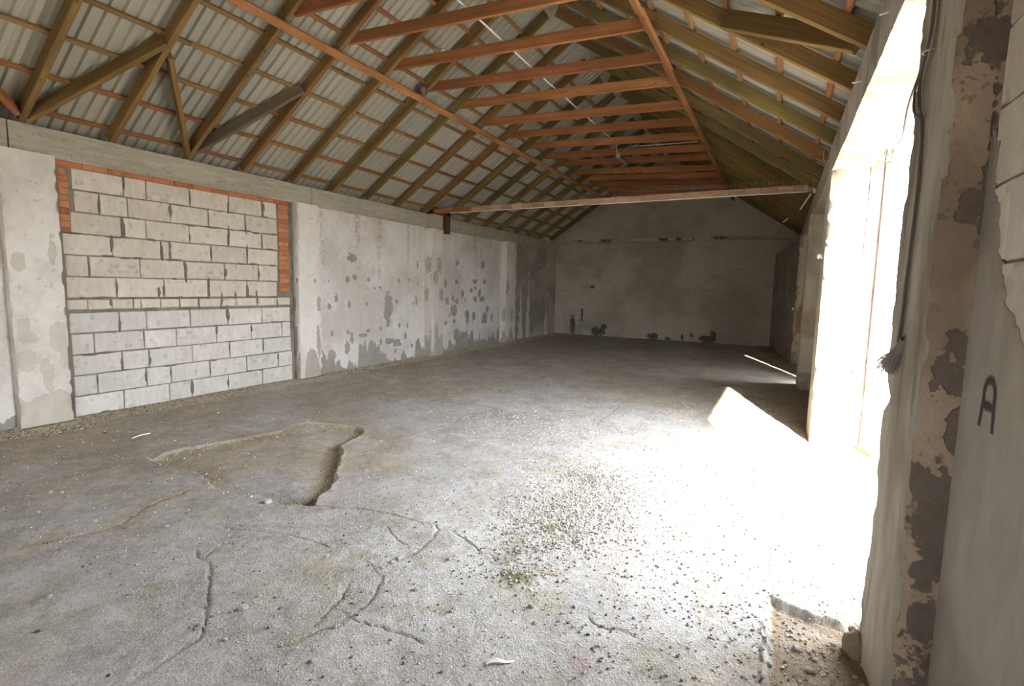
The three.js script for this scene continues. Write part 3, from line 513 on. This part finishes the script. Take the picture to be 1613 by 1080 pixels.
// doorway fittings: rail of the raised door, its brackets and the sheet gate of the bay beyond
{
  const d1 = struct('door_1');
  const rail = new THREE.Shape(); [[0, 0], [0.10, 0], [0.10, 0.02], [0.075, 0.02], [0.075, 0.045], [0.055, 0.045], [0.055, 0.02], [0.035, 0.02], [0.035, 0.06], [0, 0.06]].forEach(([x, y], i) => (i ? rail.lineTo(x, y) : rail.moveTo(x, y))); rail.closePath();
  const g = new THREE.ExtrudeGeometry(rail, { depth: 3.05, bevelEnabled: false }); g.rotateX(-Math.PI / 2); g.translate(0.862, 0.05, JAMB + 0.02);
  mesh('guide_rail', g, MAT.galv, d1);
  mesh('rail_bracket', roughBox([0.87, 1.52, JAMB + 0.021], [0.955, 1.545, JAMB + 0.04], 1, 0, 1), MAT.galv, d1);
  mesh('rail_foot', beamGeo([0.86, 0.03, JAMB + 0.02], [0.95, 0.03, JAMB + 0.26], 0.06, 0.05), MAT.tieWood, d1);
  const d2 = struct('door_2');
  mesh('gate_sheet', roughBox([0.70, 0.0, -13.5], [0.712, 2.96, -10.72], 3, 0, 1), MAT.galv, d2);
  for (const y of [0.15, 1.45, 2.8]) mesh('gate_rail', beamGeo([0.68, y, -13.48], [0.68, y, -10.75], 0.04, 0.06), MAT.rust, d2);
}

// ---------------------------------------------------------------- roof
const roof = struct('ceiling');
const cs = Math.cos(SLOPE), sn = Math.sin(SLOPE);
// a point on a slope: s along it from the eave, n square to it above the rafters' underside
const onSlope = (side, s, n, z) => side < 0 ? [XL + s * cs - n * sn, YE + s * sn + n * cs, z] : [0.41 - s * cs + n * sn, YE + s * sn + n * cs, z];
const upOf = (side) => side < 0 ? [-sn, cs, 0] : [sn, cs, 0];
const LEN = (RIDGE_X - XL) / cs, RH = 0.135, RW = 0.062;
{ // trapezoidal sheets
  const prof = []; const pitch = 0.125, ribs = 9, t = 0.0016;
  for (let i = 0; i < ribs; i++) { const z = i * pitch; prof.push([z, 0], [z + 0.052, 0], [z + 0.066, 0.03], [z + 0.111, 0.03]); }
  prof.push([ribs * pitch, 0], [ribs * pitch + 0.03, 0]);
  const sh = new THREE.Shape(); prof.forEach(([z, y], i) => (i ? sh.lineTo(z, y) : sh.moveTo(z, y))); [...prof].reverse().forEach(([z, y]) => sh.lineTo(z, y + t)); sh.closePath();
  for (const side of [-1, 1]) {
    const s0 = side < 0 ? -0.42 : -0.48, g = new THREE.ExtrudeGeometry(sh, { depth: LEN - s0 + 0.05, bevelEnabled: false });
    const zd = side < 0 ? -1 : 1, o = onSlope(side, s0, RH + 0.042, side < 0 ? 0 : -pitch * ribs), dir = [side < 0 ? cs : -cs, sn, 0], up = upOf(side);
    const mm = new THREE.Matrix4().makeBasis(new THREE.Vector3(0, 0, zd), new THREE.Vector3(...up), new THREE.Vector3(...dir)); mm.setPosition(...o); g.applyMatrix4(mm);
    for (let k = 0, z = ZF + 0.35; z > ZB - 0.35; z -= pitch * ribs, k++) { const m = mesh('roof_sheet', g, MAT.sheet[k % 3], roof); m.position.set(0, (k % 2) * 0.002, z); }
  }
  const cap = new THREE.Shape(); [[-0.2, -0.13], [0, 0.005], [0.2, -0.13], [0.2, -0.125], [0, 0.012], [-0.2, -0.125]].forEach(([x, y], i) => (i ? cap.lineTo(x, y) : cap.moveTo(x, y))); cap.closePath();
  const cg = new THREE.ExtrudeGeometry(cap, { depth: 22.4, bevelEnabled: false }); cg.translate(RIDGE_X, RIDGE_Y + (RH + 0.07) / cs - 0.015, ZB - 0.4); mesh('ridge_cap', cg, MAT.sheet[0], roof);
  // battens: rows along the building, each of several lengths butted on a rafter
  for (const side of [-1, 1]) for (let r = 0; r < 10; r++) {
    const s = side < 0 ? 0.07 + 0.508 * r : 0.25 - 0.53 + 0.53 * r; if (s > LEN - 0.03) break;
    let z = ZF;
    while (z > ZB) { const L = R(3.2, 4.6), z2 = Math.max(ZB, z - L); const a = onSlope(side, s + R(-0.01, 0.01), RH + 0.021, z), b = onSlope(side, s + R(-0.012, 0.012), RH + 0.021, z2 + 0.004); mesh('batten', beamGeo(a, b, 0.052, 0.04, upOf(side)), MAT.batten[Math.floor(R(0, 3))], roof); z = z2; }
  }
}
const RZ = [-2.58, -3.42, -4.32, -5.15, -6.02, -6.88, -7.77, -8.7, -9.63, -10.55, -11.45, -12.38, -13.28, -14.2, -15.1, -16.0, -16.9];
const HUE = [1, 0, 0, 3, 0, 1, 2, 1, 3, 2, 4, 1, 2, 4, 1, 2, 4], HUE_R = [0, 1, 0, 0, 1, 2, 3, 4, 2, 4, 1, 2, 4, 1, 2, 4, 1];
for (const z of [ZF - 0.2, 2.9, 2, 1.1, 0.2, -0.72, -1.65]) for (const side of [-1, 1]) mesh('rafter', beamGeo(onSlope(side, 0.004, RH / 2, z), onSlope(side, LEN - 0.06, RH / 2, z), RW, RH, upOf(side)), MAT.rafter[1], roof);
RZ.forEach((z, i) => {
  for (const side of [-1, 1]) {
    const m = mesh('rafter', beamGeo(onSlope(side, 0.004, RH / 2 + 0.002, z), onSlope(side, LEN - 0.06, RH / 2 + 0.002, z), RW + R(-0.006, 0.006), RH, upOf(side), 0.005), MAT.rafter[(side < 0 ? HUE : HUE_R)[i]], scene);
    tag(m, `sawn rafter under the ${side < 0 ? 'left' : 'right'} roof slope, ${ORD[RZ.length - 1 - i]} from the far gable`, 'rafter', side < 0 ? 'rafters of the left slope' : 'rafters of the right slope');
  }
});
// collar ties, each nailed to a pair of rafters
RZ.slice(1).forEach((z, i) => {
  const zz = z - RW / 2 - 0.03, dy = R(-0.02, 0.02);
  const m = mesh('collar_tie', beamGeo([-5.2, 4.80 + dy, zz], [-1.42, 4.605 + dy + R(-0.01, 0.01), zz], 0.05, 0.14, [0, 1, 0], 0.006), MAT.collar[i % 3], scene);
  tag(m, `reddish collar tie across the roof, ${ORD[15 - i]} from the far gable`, 'beam', 'collar ties');
});
// purlins: planks under the rafters on both slopes
function spikes(path, h, n, name, parent) { // upright wires against birds
  const gs = [];
  for (let i = 0; i < n; i++) { const t = (i + R(0, 0.8)) / n, p = path(t), a = R(-0.5, 0.5), b = R(-0.35, 0.35), l = h * R(0.75, 1.1); const g = new THREE.CylinderGeometry(0.0011, 0.0011, l, 3, 1); g.translate(0, l / 2, 0); g.rotateZ(a); g.rotateX(b); g.translate(...p); gs.push(g); }
  const m = mesh(name, mergeGeometries(gs), MAT.spike, parent); m.userData.kind = 'stuff'; return m;
}
{
  const zc = [ZF - 0.5, -2.9, -5.45, -6.95, -11.2, -15.2, ZB + 0.05];
  for (const [side, x, y] of [[-1, -5.29, 4.608], [1, -1.46, 4.475]]) {
    const g = group('purlin');
    for (let i = 0; i < zc.length - 1; i++) mesh('plank', beamGeo([x + R(-0.008, 0.008), y - (i % 2) * 0.012, zc[i] + 0.06], [x + R(-0.01, 0.01), y - (i % 2) * 0.012, zc[i + 1] - 0.06], 0.10, 0.04, upOf(side), 0.004), side < 0 ? MAT.purlin : MAT.collar[2], g);
    if (side < 0) spikes((t) => [x + 0.05, y + 0.05, mix(-3, -9, t)], 0.1, 240, 'bird_spikes', g);
    for (let z = -3; z > -16; z -= 0.93) { const c = new THREE.CylinderGeometry(0.004, 0.004, 0.03, 5); c.translate(x + side * -0.03, y - 0.03, z); mesh('nail', c, MAT.spike, g); }
    tag(g, side < 0 ? 'long orange purlin plank under the left rafters with bird spikes' : 'long orange-brown plank under the right ends of the collar ties', 'beam');
  }
}
// wind braces in the slopes
for (const [side, a, b, m, label] of [
  [-1, [-7.29, 3.38, -2.63], [-6.06, 4.215, -3.39], MAT.rafter[1], 'diagonal brace rising from the leftmost rafter foot to the next rafter'],
  [-1, [-6.15, 4.13, -3.47], [-7.25, 3.39, -4.27], MAT.rafter[0], 'yellowish diagonal brace coming down to the third rafter foot on the left'],
  [-1, [-7.2, 3.45, -4.37], [-5.96, 4.285, -5.1], MAT.greyWood, 'weathered grey-brown diagonal brace rising from the third left rafter foot'],
  [-1, [-6.6, 3.86, -1.75], [-7.27, 3.40, -2.52], MAT.collar[1], 'dark reddish diagonal brace at the top left edge of the picture'],
  [1, [-0.57, 4.02, -5.08], [0.38, 3.36, -4.36], MAT.rafter[1], 'diagonal brace under the right slope above the doorway'],
]) tag(mesh('diagonal_brace', beamGeo(a, b, 0.055, 0.155, upOf(side), 0.005), m, scene), label, 'brace', 'wind braces');

// tie beam with spikes, seams, white strip and the steel bracket that carries it
{
  const g = group('tie_beam'), z = -9.8, y = 3.345;
  for (let i = 0; i < 30; i++) { const x0 = -7.15 + i * 0.25, x1 = Math.min(0.38, x0 + 0.246); if (x0 < 0.38) mesh('board', beamGeo([x0, y + 0.002 * (i % 3), z], [x1, y + 0.002 * (i % 3), z], 0.13, 0.10, [0, 1, 0], 0.003), i < 4 ? MAT.collar[1] : MAT.tieWood, g); }
  mesh('steel_core', beamGeo([-7.22, y, z], [0.39, y, z], 0.11, 0.085, [0, 1, 0], 0.002), MAT.rust, g);
  mesh('white_strip', beamGeo([-6.7, y - 0.058, z + 0.055], [0.3, y - 0.058, z + 0.055], 0.022, 0.014), MAT.white, g);
  spikes((t) => [mix(-6.9, 0.3, t), y + 0.05, z + 0.03], 0.12, 420, 'bird_spikes', g);
  const br = mesh('steel_bracket', mergeGeometries([roughBox([-7.2, 2.88, -10.3], [-7.09, 3.40, -10.12], 1, 0, 1), roughBox([-7.2, 3.295, -10.3], [-7.09, 3.42, -9.74], 1, 0, 1)]), MAT.rust, g); br.userData.label = 'dark rusty steel bracket';
  tag(g, 'long tie beam spanning the room before the far wall, lined with bird spikes', 'beam');
}
// cable conduit along the collars, the lamp hanging at its end
tag(mesh('conduit', tube([[-3.42, 4.835, -4.6], [-3.42, 4.83, -7.5], [-3.41, 4.835, -9.5], [-3.40, 4.83, -11.4]], 0.012, 24, 6), MAT.white, scene), 'thin white conduit lying lengthwise on the collar ties', 'conduit');
{
  const g = group('hanging_lamp');
  const tubeG = new THREE.CapsuleGeometry(0.05, 0.62, 6, 14); tubeG.rotateX(Math.PI / 2 + 0.05); tubeG.translate(-3.375, 4.58, -11.78);
  mesh('housing', tubeG, MAT.greyPlastic, g);
  const cap = new THREE.CylinderGeometry(0.055, 0.055, 0.06, 16); cap.rotateX(Math.PI / 2); cap.translate(-3.378, 4.60, -11.43); mesh('end_cap', cap, MAT.galv, g);
  mesh('cord', tube([[-3.40, 4.83, -11.38], [-3.42, 4.74, -11.36], [-3.385, 4.62, -11.42]], 0.007, 12, 5), MAT.white, g);
  tag(g, 'dark tubular lamp hanging below the collar ties by a white cord', 'lamp');
}
tag(mesh('cable', tube([[-0.9, 4.62, -11.52], [-1.5, 4.72, -11.5], [-2.3, 4.75, -11.49], [-3.1, 4.78, -11.49]], 0.008, 24, 5), MAT.white, scene), 'white cable lying along a far collar tie', 'cable');
// scraps of torn film and knobs up in the timber
function film(name, at, size, seed, label) {
  const g = new THREE.PlaneGeometry(size[0], size[1], 10, 10), p = g.attributes.position;
  for (let k = 0; k < p.count; k++) { const x = p.getX(k), y = p.getY(k); p.setXYZ(k, x * (1 - 0.5 * vn(y * 14, seed, seed)), y, 0.14 * (fbm(x * 16, y * 16, seed, 3) - 0.5) + 0.3 * x * y); }
  g.computeVertexNormals(); g.rotateY(0.6); g.rotateX(-0.7); g.translate(...at);
  return tag(mesh(name, g, MAT.film, scene), label, 'plastic film');
}
film('plastic_scrap', [-4.42, 4.9, -6.25], [0.28, 0.16], 31, 'crumpled clear plastic scrap hanging behind the upper collar tie');
film('plastic_scrap', [0.34, 3.33, -9.62], [0.3, 0.12], 37, 'crumpled clear plastic scrap on the right end of the tie beam');
{
  const g = new THREE.IcosahedronGeometry(0.05, 2), p = g.attributes.position; for (let k = 0; k < p.count; k++) { const q = 1 + 0.9 * n3(p.getX(k) * 30, p.getY(k) * 30, p.getZ(k) * 30, 7); p.setXYZ(k, p.getX(k) * q, p.getY(k) * q * 1.2, p.getZ(k) * q); } g.computeVertexNormals(); g.translate(-5.2, 4.72, -6.78);
  tag(mesh('rag_bundle', g, mat(null, { color: col(0.16, 0.11, 0.13), roughness: 0.6 }), scene), 'small dark purplish bundle stuck on the purlin at the left', 'rag');
}
const rod = (name, a, b, r, m, label, cat) => tag(mesh(name, tube([a, [(a[0] + b[0]) / 2, (a[1] + b[1]) / 2, (a[2] + b[2]) / 2], b], r, 6, 6), m, scene), label, cat);
rod('steel_rod', [0.46, 3.10, -3.36], [0.36, 3.085, -3.36], 0.005, MAT.white, 'short steel rod sticking out of the lintel near the top edge', 'rod');
rod('steel_rod', [0.46, 3.12, -4.4], [0.35, 3.11, -4.4], 0.005, MAT.white, 'short steel rod sticking out of the middle of the lintel', 'rod');
rod('white_stick', [0.20, 2.99, -9.66], [0.34, 3.24, -9.66], 0.012, MAT.white, 'white stick leaning down from the right end of the tie beam', 'stick');
rod('white_stick', [-0.04, 3.2, -13.0], [0.05, 3.29, -13.0], 0.014, MAT.white, 'short white stick under the far right rafters', 'stick');
tag(mesh('wire_loop', tube([[0.39, 3.2, -6.9], [0.36, 3.28, -6.88], [0.33, 3.22, -6.86], [0.35, 3.12, -6.88], [0.39, 3.16, -6.92]], 0.004, 24, 5), MAT.spike, scene), 'thin bent wire loop on the beam beyond the doorway', 'wire');
for (const [p, label] of [[[0.392, 2.055, -6.62], 'white insulator knob on the doorway pier'], [[0.325, 1.285, -13.45], 'white insulator knob on the farthest right pier']]) {
  const g = group('insulator'); const a = new THREE.LatheGeometry([[0, 0], [0.03, 0], [0.034, 0.012], [0.02, 0.022], [0.032, 0.034], [0.03, 0.05], [0, 0.056]].map(([x, y]) => new THREE.Vector2(x, y)), 14); a.rotateZ(Math.PI / 2); a.translate(...p); mesh('knob', a, MAT.white, g);
  const b = new THREE.CylinderGeometry(0.006, 0.006, 0.05, 6); b.rotateZ(Math.PI / 2); b.translate(p[0] + 0.005, p[1], p[2]); mesh('screw', b, MAT.rust, g); tag(g, label, 'insulator');
}

// ---------------------------------------------------------------- cables and tuft on the near pier
{
  const g = group('cable_bundle');
  const lines = [[0, 0, 0.0045], [0.008, 0.012, 0.0035], [-0.004, 0.022, 0.0035], [0.004, 0.034, 0.0045], [-0.004, -0.012, 0.003]];
  lines.forEach(([dx, dz, r], i) => {
    const top = [[0.44, 2.95, -2.60], [0.44, 2.781, -2.61], [0.438, 2.636, -2.60], [0.435, 2.57, -2.62]];
    const loop = [[0.43, 2.50, -2.74 + i * 0.028], [0.43, 2.40, -2.75 + i * 0.034], [0.434, 2.31, -2.60 + i * 0.004]];
    const low = [[0.438, 2.27, -2.60], [0.44, 2.15, -2.59], [0.44, 1.98, -2.585], [0.44, 1.76, -2.61], [0.442, 1.55, -2.64], [0.442, 1.45, -2.665]];
    mesh('cable', tube([...top, ...loop, ...(i < 3 ? low : [])].map(([x, y, z]) => [x + 0.004 + dx * 0.6, y, z + 0.07 + dz]), r, 60, 6), i === 1 || i === 3 ? mat(null, { color: col(0.3, 0.27, 0.23), roughness: 0.6 }) : MAT.wire, g);
  });
  const tie = new THREE.TorusGeometry(0.022, 0.004, 6, 16); tie.rotateX(Math.PI / 2); tie.translate(0.444, 2.565, -2.54); mesh('wire_tie', tie, MAT.spike, g);
  mesh('strand', tube([[0.444, 2.57, -2.55], [0.44, 2.52, -2.68], [0.46, 2.5, -2.95], [0.52, 2.5, -3.4], [0.66, 2.68, -4.4], [0.76, 2.86, -5.2], [0.80, 2.915, -5.7], [0.82, 2.93, -6.2], [0.84, 2.93, -6.37]], 0.006, 60, 6), MAT.wire, g);
  mesh('strand', tube([[0.80, 2.915, -5.6], [0.79, 2.85, -5.66], [0.82, 2.82, -5.8], [0.84, 2.88, -5.95], [0.84, 2.93, -6.3]], 0.006, 30, 6), MAT.wire, g);
  tag(g, 'bundle of dark cables tied in a loop, hanging down the near pier', 'cable');
}
{
  const g = group('fibre_tuft'), gs = [];
  for (let i = 0; i < 260; i++) { const a = R(0, 6.28), r = R(0, 0.035), s = R(0.6, 1.1), tip = [0.44 - 0.02 * s + Math.cos(a) * r * 1.3, 1.33 + R(-0.02, 0.05), -2.58 - 0.04 * s + Math.sin(a) * r * 1.6]; gs.push(tube([[0.452, 1.47 + R(-0.02, 0.02), -2.52 + R(-0.012, 0.012)], [0.445 + Math.cos(a) * r * 0.8, 1.41, -2.545 - 0.015 * s + Math.sin(a) * r], tip], 0.0013, 4, 3)); }
  const m = mesh('fibres', mergeGeometries(gs), mat(null, { color: col(0.42, 0.37, 0.32), roughness: 1 }), g); m.userData.kind = 'stuff';
  mesh('binding', tube([[0.445, 1.47, -2.50], [0.435, 1.475, -2.52], [0.445, 1.47, -2.54]], 0.008, 10, 6), MAT.wire, g);
  tag(g, 'frayed grey-brown fibre tuft hanging on the edge of the near pier', 'tuft');
}

// ---------------------------------------------------------------- stones, chips, rubble
function stoneGeo(seed, flat) { const g = new THREE.IcosahedronGeometry(1, 2), p = g.attributes.position; for (let k = 0; k < p.count; k++) { const x = p.getX(k), y = p.getY(k), z = p.getZ(k), q = 1 + 0.9 * n3(x * 1.6 + seed, y * 1.6, z * 1.6, seed); p.setXYZ(k, x * q, y * q * flat, z * q * 0.8); } g.computeVertexNormals(); return g; }
const STONE_G = [1, 2, 3, 4, 5].map((k) => stoneGeo(k * 7, 0.45 + 0.08 * k));
const clodStone = mat(texBlock, { color: col(0.33, 0.26, 0.19) }), whiteStone = mat(texBlock, { color: col(0.72, 0.70, 0.67) }), tanStone = mat(texBlock, { color: col(0.52, 0.45, 0.36) }), darkStone = mat(texBlock, { color: col(0.16, 0.13, 0.10) });
function put(name, geo, m, x, z, r, label, cat, grp) { const o = mesh(name, geo, m, scene); o.position.set(x, floorAt(x, z).h + r * 0.28, z); o.scale.setScalar(r); o.rotation.y = R(0, 6.28); return tag(o, label, cat, grp); }
const big = [0.024, 0.014, 0.012, 0.017, 0.012, 0.012, 0.014, 0.010, 0.014, 0.011, 0.010, 0.014, 0.028, 0.016];
const rank = (list, i) => 1 + list.filter((p) => p[0] < list[i][0] || (p[0] === list[i][0] && list.indexOf(p) < i)).length;
STONES.forEach(([x, z], i) => {
  const lab = i === 0 ? 'largest white stone lying in the left foreground' : i === 12 ? 'white lump of concrete on the rim of the broken floor patch' : `small white pebble on the bare concrete floor, ${ordinal(rank(STONES, i))} of them from the left wall`;
  put('pebble', STONE_G[i % 5], whiteStone, x, z, big[i] ?? R(0.010, 0.017), lab, 'pebble', i === 0 || i === 12 ? undefined : 'white pebbles on the floor');
});
PIT_STONES.forEach(([x, z], i) => put('stone_chip', STONE_G[(i + 2) % 5], i % 3 ? whiteStone : tanStone, x, z, R(0.010, 0.018), `pale stone chip in the dirt beside the near pier, ${ordinal(rank(PIT_STONES, i))} from the left`, 'stone', 'stone chips in the pit'));
DARK_BITS.forEach(([x, z], i) => put('dry_clod', STONE_G[i % 5], darkStone, x, z, [0.022, 0.011, 0.009, 0.009, 0.010, 0.009][i], `small dark clod of dirt on the floor, ${ordinal(rank(DARK_BITS, i))} from the left wall`, 'clod', 'dark clods on the floor'));
{
  const a = put('rubble_lump', stoneGeo(91, 1.1), clodStone, 0.425, -2.74, 0.055, 'brown rubble lump leaning at the foot of the near pier', 'rubble'); a.position.y = -0.01; a.scale.y = 0.08;
  const b = put('rubble_lump', stoneGeo(95, 0.8), clodStone, 0.435, -2.86, 0.026, 'small rubble lump behind the brown one at the pier foot', 'rubble'); b.position.y = 0.0;
}
{ // white scrap of paper
  const g = new THREE.PlaneGeometry(0.125, 0.03, 12, 4), p = g.attributes.position; for (let k = 0; k < p.count; k++) { const x = p.getX(k), y = p.getY(k), t = (x + 0.0625) / 0.125; p.setXYZ(k, x, y * (1 - 0.55 * t) + 0.004 * Math.sin(t * 7), 0.006 * Math.sin(t * 5) + 0.004 * (vn(x * 60, y * 90, 5) - 0.5)); }
  g.rotateX(-Math.PI / 2); g.rotateY(0.62); g.translate(0, 0.009, 0); g.computeVertexNormals();
  const m = mesh('paper_scrap', g, MAT.white, scene); m.position.set(-0.98, floorAt(-0.98, -1.83).h, -1.83); tag(m, 'thin white paper scrap on the floor in the foreground', 'paper');
  tag(mesh('twig', tube([[-5.84, 0.012, -2.74], [-5.87, 0.016, -2.82], [-5.88, 0.012, -2.93]], 0.006, 10, 5), MAT.white, scene), 'pale twig on the floor in front of the block wall', 'twig');
}
// loose gravel, too many to count
{
  const dens = [[-2.38, -5.44, 0.5, 0.35, 1800], [-3.1, -5.25, 0.6, 0.25, 420], [-1.37, -4.18, 0.28, 0.28, 2600], [-1.25, -3.3, 0.22, 0.25, 3200], [-1.15, -3.8, 0.2, 0.25, 1500], [-1.36, -2.88, 0.18, 0.22, 500], [-1.26, -2.47, 0.13, 0.1, 300], [-1.5, -5.8, 0.8, 0.8, 1200], [-0.9, -3.2, 0.6, 0.8, 1000], [-1.0, -4.8, 0.8, 0.9, 1200], [0.25, -2.6, 0.2, 0.28, 900], [-1.8, -3.6, 0.7, 0.8, 500], [-0.5, -2.6, 0.4, 0.5, 500]];
  const pts = [], g1 = mulberry(77), gs = () => { let a = 0; for (let i = 0; i < 6; i++) a += g1(); return (a - 3) / 0.707; };
  for (const [cx, cz, rx, rz, n] of dens) for (let i = 0; i < n; i++) pts.push([cx + gs() * rx, cz + gs() * rz, 0.0025 + 0.0075 * g1() ** 2.6]);
  for (let i = 0; i < 12000; i++) { const z = -1.3 - 6.5 * g1() ** 1.3, x = mix(-7.2, 0.5, g1()); pts.push([x, z, 0.0022 + 0.007 * g1() ** 4]); }
  for (let i = 0; i < 9000; i++) { const z = mix(-2, -17, g1() ** 1.4); pts.push([-7.2 + 0.42 * g1() ** 1.8 + (PIERS.some(([a, b]) => z < a && z > b) ? 0.1 : -0.08), z, 0.004 + 0.010 * g1() ** 2]); }
  for (let i = 0; i < 2600; i++) { const q = PATCH[Math.floor(g1() * PATCH.length)], w = PATCH[(PATCH.indexOf(q) + 1) % PATCH.length], t = g1(), x = mix(q[0], w[0], t) + gs() * 0.07, z = mix(q[1], w[1], t) + gs() * 0.07; if (polyDist(x, z, PATCH) > 0.01) pts.push([x, z, 0.003 + 0.005 * g1()]); }
  for (let i = 0; i < 900; i++) pts.push([0.1 + gs() * 0.3, -8 + gs() * 0.9, 0.003 + 0.004 * g1()]);
  const lists = [[], [], []];
  for (const p of pts) { if (p[0] > 0.55 || p[0] < -7.3 || p[1] < ZB) continue; if (p[0] > 0.38 && (p[1] < -6.35 || p[1] > -2.95)) continue; lists[Math.floor(g1() * 3)].push(p); }
  const mm = new THREE.Matrix4(), q = new THREE.Quaternion(), e = new THREE.Euler();
  lists.forEach((l, k) => {
    const g = new THREE.IcosahedronGeometry(1, 1), p = g.attributes.position; for (let i = 0; i < p.count; i++) { const x = p.getX(i), y = p.getY(i), z = p.getZ(i), s = 1 + 1.1 * n3(x * 1.7, y * 1.7, z * 1.7, 200 + k * 9); p.setXYZ(i, x * s, y * s * 0.62, z * s * 0.85); } g.computeVertexNormals();
    const im = new THREE.InstancedMesh(g, mat(null, { roughness: 0.95 }), l.length); im.name = numbered('loose_gravel'); shade(im);
    l.forEach(([x, z, r], i) => {
      mm.compose(new THREE.Vector3(x, floorAt(x, z).h + r * 0.3, z), q.setFromEuler(e.set((g1() - 0.5) * 0.8, g1() * 6.28, (g1() - 0.5) * 0.8)), new THREE.Vector3(r, r, r)); im.setMatrixAt(i, mm);
      const t = g1(), wall = x < -6.8 || z < -7; im.setColorAt(i, t < 0.06 && !wall ? col(0.7, 0.68, 0.65) : t < (wall ? 0.1 : 0.36) ? col(0.17, 0.15, 0.12) : wall || t > 0.75 ? col(0.42 + 0.1 * g1(), 0.36 + 0.08 * g1(), 0.26 + 0.05 * g1()) : col(0.33 + 0.14 * g1(), 0.32 + 0.13 * g1(), 0.29 + 0.12 * g1()));
    });
    im.userData.kind = 'stuff'; tag(im, 'loose gravel and grit scattered over the concrete floor', 'gravel'); scene.add(im);
  });
}

renderer.render(scene, camera);
